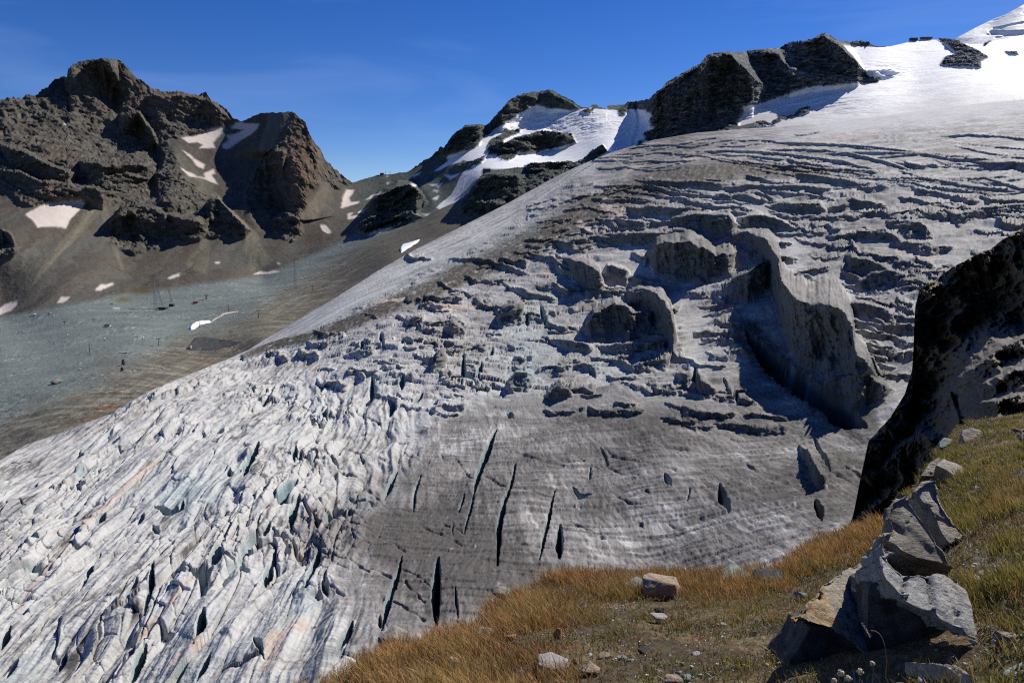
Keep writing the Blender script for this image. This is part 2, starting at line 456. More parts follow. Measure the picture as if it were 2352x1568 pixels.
S = lambda *a: a
snow_polys = [
 A1((990,550),(1060,540),(1120,520),(1165,500),(1225,485),(1215,520),(1190,545),(1165,570),(1170,600),(1085,605),(1110,585),(1080,570),(1030,575)),
 A1((1250,495),(1290,465),(1320,460),(1330,470),(1415,470),(1400,500),(1370,530),(1300,570),(1240,610),(1210,600),(1215,580),(1250,560),(1235,535),(1285,525),(1330,500)),
 A1((985,605),(1040,640),(1060,665),(1120,690),(1110,718),(1080,705),(1060,680),(1030,650)),
 A1((985,712),(1040,735),(1080,760),(1120,765),(1115,740),(1170,718),(1175,740),(1155,750),(1190,800),(1100,768),(1030,755)),
 A1((140,965),(165,950),(240,915),(300,910),(345,895),(440,890),(460,905),(450,930),(410,960),(380,1000),(360,1045),(340,1035),(300,1030),(250,1030),(210,1035),(190,1010),(165,985)),
 A1((350,472),(374,478),(370,484),(350,480)),
 A1((517,1378),(550,1345),(580,1350),(615,1335),(622,1345),(590,1362),(545,1378)),
 A1((905,1318),(940,1295),(978,1286),(980,1298),(950,1310)),
 A1((1375,1292),(1420,1273),(1455,1276),(1500,1266),(1530,1276),(1480,1287)),
 A1((312,1448),(340,1410),(365,1416),(385,1412),(370,1430),(345,1445)),
 A1((-60,1520),(0,1475),(40,1445),(105,1430),(100,1455),(60,1490),(0,1512)),
 A1((1855,935),(1875,860),(1890,830),(1930,830),(1925,850),(1905,870),(1912,895),(1960,893),(1955,905),(1900,920)),
 A1((1895,960),(1930,952),(1915,975),(1950,968),(1965,975),(1930,985),(1898,992)),
 A1((1750,1022),(1780,1022),(1808,1062),(1790,1070),(1755,1055)),
 A1((1172,1222),(1200,1220),(1203,1231),(1180,1234)),
 A1((612,1482),(630,1476),(655,1477),(650,1484)),
 A1((1515,1222),(1528,1230),(1535,1236),(1520,1234)),
 A2((1330,505),(1360,515),(1400,530),(1460,525),(1540,535),(1600,525),(1650,520),(1740,530),(1800,530),(1850,540),(1880,560),(1900,535),(2000,535),(2050,570),(2030,600),(2045,640),(2070,650),(1990,690),(2010,710),(2000,730),(2050,745),(1970,775),(1950,830),(1800,830),(1700,870),(1600,880),(1540,862),(1470,868),(1290,870),(1250,900),(1100,905),(990,905),(975,950),(960,970),(900,1040),(860,1090),(720,1160),(700,1140),(800,1060),(850,960),(870,915),(920,905),(910,870),(880,850),(830,830),(760,825),(870,790),(940,770),(1010,700),(1100,640),(1200,575),(1290,520)),
 A2((680,918),(740,875),(770,850),(765,825),(850,822),(860,860),(800,870),(770,885),(720,912)),
 A2((610,922),(585,945),(545,958),(560,940)), A2((530,990),(575,1005),(560,1022),(540,1008)),
 A2((255,1098),(290,1070),(350,1042),(347,1055),(300,1085)), A2((590,1178),(640,1190),(668,1183),(640,1204),(620,1192)),
 A2((645,995),(690,1000),(740,993),(712,1022),(700,1005),(680,1012)), A2((675,1028),(710,1040),(714,1055),(690,1045)),
 A2((668,1092),(712,1068),(706,1097)), A2((205,1172),(262,1148),(240,1178),(215,1180)),
 A2((262,1316),(300,1306),(340,1292),(440,1278),(360,1302),(285,1324)), A2((750,935),(790,945),(845,930),(820,955),(785,972)),
 A2((845,1062),(870,1040),(915,1035),(905,1055),(850,1066)),
 A4((880,455),(945,455),(900,495)), A4((885,590),(935,565),(930,610),(895,625)), A4((1180,1230),(1300,1185),(1240,1245)),
 A2((1718,845),(1745,815),(1790,800),(1815,815),(1780,835)),
]
rock_holes = [
 A2((1020,760),(1040,720),(1110,690),(1130,650),(1160,665),(1230,655),(1220,680),(1120,725),(1125,748),(1200,710),(1280,690),(1370,668),(1480,680),(1550,690),(1570,740),(1500,760),(1420,780),(1310,810),(1210,800),(1200,830),(1160,850),(1110,850),(1095,830),(1020,820)),
 A2((1670,790),(1740,755),(1775,800),(1715,835),(1700,870),(1560,875),(1640,830)),
 A2((1610,545),(1640,530),(1690,530),(1670,550),(1640,553)), A2((1840,535),(1880,510),(1900,530),(1880,570),(1850,570)),
 A2((960,845),(1020,820),(980,870),(920,890),(860,905),(800,895),(830,875),(920,860)),
 A2((1960,730),(1990,735),(1980,775),(1955,770)),
]
snowfield = [A3((1240,262),(1290,263),(1435,268),(1510,265),(1640,232),(1780,226),(1800,238),(1850,270),(1880,300),(1880,320),(1830,325),(1800,370),(1850,380),(1900,385),(1960,385),(2030,390),(2030,350),(2070,335),(2060,320),(1990,280),(1910,250),(1900,190),(3400,50),(3400,520),(2275,560),(2000,590),(1800,640),(1650,690),(1400,712),(1100,722),(860,727),(850,700),(720,725),(740,700),(640,720),(680,640),(670,610),(740,600),(830,580),(900,550),(1000,515),(1060,500),(1180,490),(1300,478),(1440,475),(1460,440),(1395,440),(1360,400),(1330,360),(1290,310)),
 A3((1020,247),(1060,240),(1110,215),(1100,227),(1070,240)), A3((830,288),(880,280),(870,290))]
field_holes = [A3((840,692),(880,675),(960,660),(1000,620),(1060,608),(1050,640),(960,670),(850,702)), A3((700,735),(740,700),(800,698),(852,718),(852,735)),
 A3((2160,290),(2200,300),(2240,300),(2240,315),(2190,308)), A3((2030,250),(2100,232),(2090,238),(2050,250))]
rock_polys = [
 [(-420,100)] + A1((0,-150),(1240,-100),(1240,420),(1215,480),(1130,510),(990,545),(940,570),(900,600),(960,650),(1000,720),(1030,790),(1100,850),(1200,890),(1280,980),(1370,1060),(1330,1100),(1130,1090),(960,1130),(880,1150),(740,1190),(600,1130),(600,1050),(640,960),(600,880),(530,900),(450,890),(350,890),(170,930),(100,900),(60,850),(0,830)) + [(-420,430)],
 A1((1440,640),(1500,600),(1550,560),(1590,400),(1665,380),(1850,600),(1920,795),(1860,830),(1750,800),(1690,850),(1650,960),(1640,1080),(1600,1120),(1500,1080),(1480,1010),(1420,990),(1340,930),(1340,820),(1380,740)),
 A1((-300,1000),(0,1050),(40,1090),(95,1170),(60,1210),(-300,1210)),
 A2((270,1130),(330,1080),(450,1020),(530,1010),(600,1050),(640,1120),(560,1180),(480,1200),(540,1230),(400,1290),(260,1310),(190,1290),(230,1230),(280,1190)),
 A2((560,895),(660,760),(870,560),(1130,400),(1400,330),(1640,480),(1400,530),(1340,515),(1200,575),(1100,640),(1010,700),(930,760),(870,790),(760,810),(650,850)),
 A2((840,1150),(860,1120),(960,970),(1000,930),(1250,895),(1290,870),(1470,865),(1540,862),(1600,880),(1400,980),(1240,1060),(1190,1100),(1080,1160),(900,1220)),
 A3((-60,540),(100,500),(450,300),(600,250),(1130,150),(1240,240),(1500,240),(1290,262),(1240,262),(1400,440),(1480,470),(1300,478),(1000,515),(830,580),(680,610),(640,720),(560,760),(300,830),(80,880),(-10,800),(60,690)),
 A3((1780,200),(1900,220),(2100,320),(2030,400),(1780,380)),
] + rock_holes + field_holes
# cones of pale debris and stream-laid streaks: (polyline, half width at top, half width at bottom, colour)
fans = [
 (A1((1125,1085),(1110,1160),(1060,1280)), 6, 36, (.135,.125,.088)),
 (A1((1360,1060),(1370,1160),(1440,1270)), 6, 36, (.135,.125,.09)),
 (A1((1170,860),(1290,980),(1390,1090),(1450,1220)), 8, 10, (.15,.135,.098)),
 (A1((820,520),(900,600),(1000,700),(1080,790),(1180,860)), 20, 20, (.12,.118,.085)),
 (A1((560,900),(600,1080),(640,1180),(680,1300)), 10, 4, (.13,.115,.088)),
 (A1((540,900),(440,1040),(280,1200),(180,1340)), 18, 6, (.12,.105,.075)),
 (A1((500,950),(380,1120),(240,1260),(140,1400)), 6, 5, (.15,.14,.1)),
 (A1((1780,800),(1740,900),(1650,1000)), 10, 30, (.14,.12,.09)),
 (A1((1500,420),(1480,520),(1440,640)), 16, 22, (.13,.12,.09)),
]
# ------------------------------------------------------------------ build the far mountains
def build_back():
    us = np.arange(-400, 2770, 2.0)
    R = 500
    sky_v = np.interp(us, SKY[:, 0], SKY[:, 1])
    sky_v = sky_v + 2.2 * fbm(us / 14, 0 * us, 0 * us, 3, 5) * (1 - sstep(1930, 1960, us) * (1 - 0)) * (1 + .8 * (us < 800))
    edg = np.interp(us, EDGE[:, 0], EDGE[:, 1])
    bot = edg + 45
    t = np.linspace(0, 1, R)[:, None]
    t = t ** 1.12                      # 0 at the skyline, denser there
    V = rows_under(sky_v, bot, t, 22)
    U = np.broadcast_to(us[None], V.shape).copy()
    # masks with ragged natural edges
    D0 = F_back(U, V)
    Pb = place(U, V, D0)
    X, Y, Z = [Pb[..., k].astype(F32) for k in range(3)]
    ju = U + 3.2 * fbm(X / 60, Y / 60, Z / 40, 4, 11); jv = V + 2.6 * fbm(X / 60, Y / 60, Z / 40, 4, 31)
    rock = np.zeros(U.shape, bool)
    for p in rock_polys: rock |= in_poly(ju, jv, p)
    snow = np.zeros(U.shape, bool)
    for p in snow_polys: snow |= in_poly(ju, jv, p)
    for p in rock_holes: snow &= ~in_poly(ju, jv, p)
    ju2 = U + 1.5 * fbm(X / 40, Y / 40, Z / 30, 4, 12); jv2 = V + 1.2 * fbm(X / 40, Y / 40, Z / 30, 4, 32)
    sf = np.zeros(U.shape, bool)
    for p in snowfield: sf |= in_poly(ju2, jv2, p)
    for p in field_holes: sf &= ~in_poly(ju2, jv2, p)
    greyice = (U > 1700) & (jv2 > np.interp(U, [x[0] for x in A3((700,735),(860,726),(1400,708),(1650,690),(1800,640),(2000,590),(2275,560),(3400,520))], [x[1] for x in A3((700,735),(860,726),(1400,708),(1650,690),(1800,640),(2000,590),(2275,560),(3400,520))]))
    sf &= ~greyice
    snowy = snow | sf
    def soft(m, n=2):
        m = m.astype(F32)
        for _ in range(n):
            q = m.copy()
            q[1:-1, 1:-1] = (m[1:-1, 1:-1] * 2 + m[:-2, 1:-1] + m[2:, 1:-1] + m[1:-1, :-2] + m[1:-1, 2:]) / 6
            m = q
        return m
    rk = soft(rock & ~snowy, 5); sn = soft(snowy, 2); sfm = soft(sf | greyice, 2)
    valley = sstep(0, 1, (V - np.interp(U, [-400,0,300,600,760,860,1000,1200], [760,720,665,625,560,500,470,430])) / 18) * (U < 1400)
    # relief: cliffs and spurs
    jit = 7 * fbm(X / 70, Y / 70, Z / 60, 4, 36, gain=.6)
    sh = crest_shift(U, V + jit, back_cliffs)[0] * 1.05
    D = F_back(U, V + sh)
    for pl, aL, wL, aR, wR in back_spurs:
        reach = 3.2 * max(wL, wR)
        d, s, tt = line_dist(U, V, pl, reach)
        d = d + 0.0
        fade = sstep(0, .15, tt) * (1 - sstep(.6, .98, tt)) if pl[0][1] > 200 else 1 - sstep(.6, .98, tt)
        left = s < 0
        e = np.where(left, np.exp(-(d / wL) ** 1.3) * (1 - np.exp(-(d / (wL * .22)) ** 2)) * aL, -np.exp(-(d / wR) ** 1.5) * aR * 0 - aR * np.exp(-(d / wR) ** 2) * (1 - np.exp(-(d / (wR * .3)) ** 2)))
        D = D + e * fade
    # gullies and ribs running down the faces, blocks, ledges
    big = fbm(X / 230, Y / 230, Z / 300, 3, 3)
    wq = 30 * fbm(X / 90, Y / 90, Z / 90, 3, 43)
    ribs = fbm((X * .95 + wq + .45 * Z) / 95, (Y + wq) / 300, Z / 320, 5, 44, gain=.58, ridged=True)
    Zt = Z + 0.35 * X + 14 * big
    ledge = fbm(X / 160, Y / 160, Zt / 16, 4, 21, ridged=True)
    rough = fbm(X / 42, Y / 42, Z / 75, 5, 9, gain=.6, ridged=True)
    D = D - rk * (40 * (np.sign(ribs) * np.abs(ribs) ** 1.4 - .3) + 17 * (rough - .3) + 6 * (ledge - .3)) * sstep(1000, 1700, D0)
    D = D - (1 - rk) * (1 - sn) * (1 - valley) * 5 * ribs
    Pm = place(U, V, D).astype(F32)
    X, Y, Z = Pm[..., 0], Pm[..., 1], Pm[..., 2]
    fine = fbm(X / 16, Y / 18, Z / 30, 4, 8, gain=.62, ridged=True)
    dz = rk * 8.5 * fine + (1 - rk) * (1 - sn) * (1.2 * fbm(X / 9, Y / 9, Z / 9, 3, 77, gain=.7)) * (1 - .5 * valley)
    dz += valley * (2.2 * fbm(X / 70, Y / 45, 0 * Z, 4, 15) + .5)
    # crevasses of the upper snow basins
    cre = fbm(X / 75 + .3 * big, Y / 22, Z / 60, 4, 61, ridged=True)
    crez = np.exp(-((U - 1320) / 110) ** 2 - ((V - 285) / 28) ** 2) + 0.9 * np.exp(-((U - 2015) / 45) ** 2 - ((V - 168) / 16) ** 2) + .5 * np.exp(-((U - 1850) / 150) ** 2 - ((V - 240) / 24) ** 2) + .07
    dz += sn * (5.5 * crez * sstep(.25, .8, cre) * -1 + 1.0 * fbm(X / 60, Y / 60, Z / 60, 3, 19))
    Pm[..., 2] += dz
    X, Y, Z = Pm[..., 0], Pm[..., 1], Pm[..., 2]
    zero_ = np.zeros_like(X)
    # ---------------- colours of rock, scree, snow
    n1 = fbm(X / 120, Y / 120, Z / 120, 4, 101); n2 = fbm(X / 30, Y / 30, Z / 12, 4, 102); n3 = fbm(X / 6, Y / 6, Z / 6, 3, 103, gain=.75)
    n4 = fbm(X / 50, Y / 50, Z / 50, 4, 104)
    west = (1 - sstep(770, 860, U + 0 * V))          # warm brown western massif, green-grey elsewhere
    tal = mixc(col((.084, .072, .057)), col((.085, .082, .070)), sstep(-.3, .3, n1))
    tal = mixc(tal, col((.068, .046, .035)), .5 * sstep(.0, .4, n4))
    talE = mixc(col((.062, .08, .074)), col((.095, .105, .09)), sstep(-.3, .4, n4))
    tal = mixc(talE, tal, west)
    rkc = mixc(col((.066, .06, .05)), col((.125, .115, .093)), sstep(-.3, .35, n2))
    rkc = mixc(rkc, col((.1, .07, .05)), .5 * sstep(.1, .5, n1))
    rkE = mixc(col((.045, .054, .049)), col((.09, .105, .092)), sstep(-.3, .35, n2))
    rkM = mixc(col((.04, .043, .044)), col((.085, .09, .088)), sstep(-.3, .35, n2))
    east = sstep(1420, 1480, U)
    rkc = mixc(mixc(rkE, rkc, west), rkM, east)
    # rusty buttress
    rust = np.exp(-((U - 690) / 42) ** 2 - ((V - 400) / 100) ** 2) + .5 * np.exp(-((U - 400) / 160) ** 2 - ((V - 240) / 40) ** 2) + .6 * np.exp(-((U - 90) / 50) ** 2 - ((V - 440) / 30) ** 2)
    rkc = mixc(rkc, col((.17, .098, .06)), np.clip(rust, 0, 1) * sstep(-.5, .4, n2))
    for pl, w0, w1, c in fans:
        d, s, tt = line_dist(U, V, pl, 60)
        wd = w0 + (w1 - w0) * tt + 5 * n4
        tal = mixc(tal, col(c), .75 * (1 - sstep(.55, 1.1, d / np.maximum(wd, 1))) * (1 - sstep(.85, 1, tt)))
    # valley: grey-green gravel, streaked along the valley, tracks, lichen slopes by the ice
    tst = fbm((X * .9 + Y * .2) / 16 + 2 * n4, (Z * 1.0) / 220, Y / 500, 4, 128, gain=.6)
    tal = tal * (1.04 + .7 * tst)[..., None]
    st = fbm(X / 90 + .4 * n1, Y / 420, 0 * Z, 4, 120)
    sk = V + .22 * (U - 400)
    st2 = fbm((X * .8 + Y * .25) / 260, (Y * .8 - X * .25) / 26, 0 * Z, 4, 121)
    val = mixc(col((.115, .138, .130)), col((.185, .215, .203)), sstep(-.6, .7, st2 * .5 + .5 * n4))
    val = mixc(val, col((.14, .135, .105)), .25 * sstep(.0, .45, n4))
    dE = (np.interp(U, EDGE[:, 0], EDGE[:, 1]) - V)          # above the ice margin
    mar = sstep(120, 45, dE + 40 * n4) * sstep(-500, 100, U)
    streak = fbm(U / 50 + V / 200, (V + .52 * U) / 4.5, D0 / 500, 4, 126, gain=.6)
    mr = mixc(col((.11, .10, .078)), col((.21, .2, .155)), sstep(-.2, .45, fbm(X / 40, Y / 9, 0 * Z, 4, 124)))
    mr = mixc(mr, col((.15, .082, .042)), .75 * sstep(.15, .5, fbm(X / 50, Y / 22, 0 * Z, 3, 125)))
    mr = mr * (1 + .8 * streak)[..., None]
    near_l = 1 - sstep(640, 900, U)
    val = mixc(val, mixc(col((.10, .092, .072)) * (1 + .5 * streak)[..., None], mr, near_l), mar)
    tracks = [A1((2,1320),(100,1310)),
      [(0,852),(60,830),(110,818),(170,790),(240,775),(330,763),(420,742),(470,733)], [(0,996),(60,958),(150,890),(230,838),(330,770)],
      [(0,950),(70,905),(160,855),(220,815)], [(395,705),(398,722),(420,730),(460,729),(500,724)], [(400,690),(450,688),(520,684),(590,665),(700,650),(800,645)],
      [(0,745),(100,712),(240,692),(360,655),(480,640),(620,625),(730,612),(800,606)], [(330,808),(360,795),(400,797),(440,805),(470,803)],
      [(20,833),(22,812),(50,805),(85,812),(90,822),(60,845)], [(80,905),(160,888),(230,897),(250,905)], [(600,664),(598,680),(604,690),(598,703)],
      [(0,1015),(40,1000),(100,975)], [(370,870),(300,900),(240,930)]]
    rubb = sstep(.0, .3, fbm(X / 60, Y / 60, zero_, 3, 127)) * valley; val = val * (1 + (.9 * sstep(.15, .45, n3) - .45 * sstep(.1, .4, -n3))[..., None] * rubb[..., None])
    tr = np.zeros(U.shape, F32)
    for pl in tracks:
        d, s, tt = line_dist(U + 8 * n4, V + 6 * n4, pl, 12)
        tr = np.maximum(tr, 1 - sstep(.6, 2.4, d + .8 * n3))
    val = mixc(val, col((.23, .24, .22)), tr * .4 * (.5 + .8 * sstep(-.3, .3, n3)))
    # coarse rubble specks
    sp = .9 * sstep(.3, .55, n3) - .8 * sstep(.2, .5, -n3)
    rub = .35 + .65 * sstep(.0, .4, n4)
    base = mixc(tal, val, valley)
    base = base * (1 + (.55 * sp * rub)[..., None])
    base = mixc(base, rkc * .92, rk)
    base = base * (1 + .25 * n3 * (1 - rk))[..., None]
    # meltwater-streaked olive patches
    for (a, b, ra, rb, c, k) in [(325, 668, 34, 9, (.085, .07, .03), .8), (285, 688, 20, 6, (.09, .075, .03), .7), (550, 765, 60, 14, (.2, .19, .14), .6), (470, 795, 30, 14, (.06, .058, .05), .8), (245, 835, 34, 24, (.13, .125, .1), .6)]:
        wv = np.exp(-((U - a) / ra) ** 2 - ((V - b - .0 * (U - a)) / rb) ** 2)
        base = mixc(base, col(c), np.clip(k * wv * (1.2 + n4), 0, 1))
    # snow, old and pinkish low down, bright high up
    old = (1 - sstep(900, 1050, U)) 
    sc_ = mixc(col((.80, .80, .80)), col((.58, .50, .435)), old + 0 * n1)
    sc_ = mixc(sc_, col((.5, .47, .44)), .5 * sstep(.15, .6, n2) * (1 - sfm))
    gl = np.exp(-((U - 1085) / 60) ** 2 - ((V - 440) / 40) ** 2)
    sc_ = mixc(sc_, col((.3, .3, .29)), np.clip(gl * (.9 + 1.2 * fbm(X / 8, Y / 80, Z / 60, 3, 130)), 0, .9))
    # grooming tracks and dusty bands on the big snow slope
    pist = [(A3((1140,700),(1280,600),(1480,510),(1640,410)), 9), (A3((1500,520),(1800,560),(2275,570)), 3), (A3((1640,410),(1900,395),(2200,440),(2275,455)), 3), (A3((1240,700),(1400,600),(1560,480)),3), (A3((1980,390),(2060,430),(2275,470)), 5), (A3((1730,410),(1820,480)), 5), (A3((1600,560),(1700,440)), 3)]
    for pl, wd in pist:
        d, s, tt = line_dist(U, V, pl, 30)
        sc_ = mixc(sc_, col((.87, .87, .87)), (1 - sstep(wd - 1, wd, d)) * .7)
        sc_ = mixc(sc_, col((.62, .61, .60)), np.exp(-((d - wd) / 1.0) ** 2) * .6)
    dirt = sfm * sstep(.05, .55, fbm(X / 160, Y / 40, Z / 40, 4, 133)) * .6 + sfm * .0
    sc_ = mixc(sc_, col((.5, .49, .48)), dirt)
    eb_ = np.interp(U, EDGE[:, 0], EDGE[:, 1]) - V
    sc_ = mixc(sc_, col((.5, .49, .48)), (U > 1700) * sstep(75, 0, eb_ + 40 * fbm(X / 120, Y / 40, Z / 40, 4, 150)) * .9)
    blue = sn * sstep(.3, .8, cre) * np.clip(crez, 0, 1)
    sc_ = mixc(sc_, col((.42, .47, .5)), .6 * blue)
    base = mixc(base, sc_, sn)
    gi = mixc(col((.4, .39, .38)), col((.6, .58, .56)), sstep(-.3, .4, fbm(X / 60, Y / 14, Z / 40, 4, 134)))
    base = mixc(base, gi, soft(greyice, 3))
    # powder dusting on the shaded north face
    dust = east * rk * sstep(.0, .45, fbm((X + Y) / 26, (X - Y) / 60 + Z / 12, Z / 5, 4, 140, gain=.65) + .25 * fbm(X / 90, Y / 90, Z / 60, 3, 141) + .14 * sstep(1560, 1850, U) - .02)
    base = mixc(base, col((.36, .38, .41)), .6 * dust)
    # add a far side behind the skyline so every ridge is a solid landform
    top = Pm[0]; rows = []; sx, sy, _ = bearing(U[0], V[0])
    for k, (bk, dn) in enumerate([(420, 420), (160, 120), (50, 26), (16, 5)]):
        q = top.copy(); q[:, 0] += sx * bk; q[:, 1] += sy * bk; q[:, 2] -= dn
        rows.append(q)
    Pf = np.concatenate([np.stack(rows), Pm], 0)
    cf = np.concatenate([np.repeat(base[:1], 4, 0), base], 0)
    # split into landforms
    Uf = np.concatenate([np.repeat(U[:1], 4, 0), U], 0)[:-1, :-1]; Vf = np.concatenate([np.repeat(V[:1], 4, 0), V], 0)[:-1, :-1]
    vall = np.concatenate([np.repeat((valley > .5)[:1], 4, 0), valley > .5], 0)[:-1, :-1]
    left = Uf < np.interp(Vf, [0, 436, 500, 560], [803, 803, 790, 775])
    isM = ~left & ~vall & (Uf > np.interp(Vf, [0, 245, 300, 350], [1440, 1460, 1452, 1440]))
    snf = np.concatenate([np.repeat((sn > .5)[:1], 4, 0), sn > .5], 0)[:-1, :-1]
    sff = np.concatenate([np.repeat((sfm > .5)[:1], 4, 0), sfm > .5], 0)[:-1, :-1] & (Uf > 1700)
    m_rock = surface_mat("weathered_rock_and_scree", .95, .15, ((.25, 1.1), (1.5, .3)), .18, .8)
    m_snow = surface_mat("snow_cover", .7, .25, ((.12, .6), (.8, .1)), .05, .3)
    grid_mesh("left_mountain", Pf, cf, m_rock, left & ~vall & ~snf, label="dark brown craggy mountain with a blocky summit and scree slopes")
    grid_mesh("valley_floor", Pf, cf, m_rock, vall, label="grey green gravel valley between the brown mountain and the glacier")
    grid_mesh("middle_mountain", Pf, cf, m_rock, ~left & ~vall & ~isM & ~snf, label="dark rounded peak holding a bright hanging snow basin")
    grid_mesh("right_mountain", Pf, cf, m_rock, isM & ~sff & ~snf, label="long dark north face dusted with snow under a pointed summit")
    grid_mesh("snowfield", Pf, cf, m_snow, isM & (sff | snf), label="smooth bright snow slopes with ski tracks above the grey glacier")
    grid_mesh("snow_patches", Pf, cf, m_snow, snf & ~isM & ~vall, label="old snow patches and the hanging snow basin on the rock slopes")
    return

build_back()

def build_far_snow_peak():
    pts = [(2150,130,4100),(2195,95,4150),(2352,10,4450),(2780,-120,4700),(2200,160,3900),(2780,160,3700),(2352,120,3900),(2400,60,4250),(2280,60,4280)]
    Fd = Field(pts, .0005)
    us = np.arange(2150, 2775, 3.0)
    top = np.interp(us, *np.array([(2150,118)] + A3((1870,235),(1900,212),(2000,158),(2100,110),(2170,85),(2275,25)) + [(2500,-40),(2780,-130)]).T)
    t = np.linspace(0, 1, 120)[:, None]
    V = top[None] + (170 - top)[None] * t
    U = np.broadcast_to(us[None], V.shape)
    Pm = place(U, V, Fd(U, V)).astype(F32)
    X, Y, Z = Pm[..., 0], Pm[..., 1], Pm[..., 2]
    Pm[..., 2] += 9 * fbm(X / 260, Y / 260, Z / 160, 4, 5) * sstep(0, .06, t) - 14 * sstep(.62, .8, fbm(X / 420, Z / 90, Y / 420, 3, 16, ridged=True)) * sstep(0, .1, t)
    back = Pm[0].copy(); back[:, 1] += 700; back[:, 2] -= 500
    Pm = np.concatenate([back[None], Pm], 0)
    cc = np.full(Pm.shape, .76, F32)
    grid_mesh("snow_peak", Pm, cc, surface_mat("high_snow", .6, .3, ((.02, 3.0),), .03, .01), label="distant smooth white snow peak rising out of the upper right corner")
build_far_snow_peak()
# ------------------------------------------------------------------ glacier
gl_pts = [(-420,1260,470),(0,1056,500),(150,990,538),(570,803,800),(400,865,640),(400,950,478),(-420,1700,215),(0,1560,195),(0,1300,290),(300,1200,288),(300,1400,205),(600,1560,129),(600,1000,372),(600,1250,222),
 (900,1400,147),(900,800,575),(900,1100,285),(1200,900,430),(1200,1200,212),(1200,1560,109),(1500,1270,192),(1500,1450,140),(1800,1300,162),(1900,1150,214),(1800,900,385),(1500,1000,302),(2000,1000,290),(2000,1100,240),
 (2100,800,420),(2100,650,600),(2000,500,960),(2352,540,830),(2352,640,600),(2352,400,1230),(1500,700,700),(1500,550,960),(1500,450,1220),(1750,700,610),(1750,550,880),(1750,400,1310),(1300,600,900),
 (1100,650,860),(1300,750,640),(1100,500,1350),(1100,560,1100),(2100,400,1260),(2780,500,900),(2780,1000,300),(2352,1000,290),(870,620,1050),(760,690,930),(1000,551,1200),(1320,385,1580),(1250,450,1400),
 (1450,337,1700),(1600,305,1720),(1800,290,1750),(2000,270,1800),(2200,242,1900),(2352,228,1950),(2780,190,2000),(1600,350,1520),(1900,330,1560),(2200,310,1600),(2352,300,1640),(2200,1500,120),(2780,1500,130),(1800,1700,95),(900,1700,95),(300,1700,140)]
F_gl = Field(gl_pts, .0004)

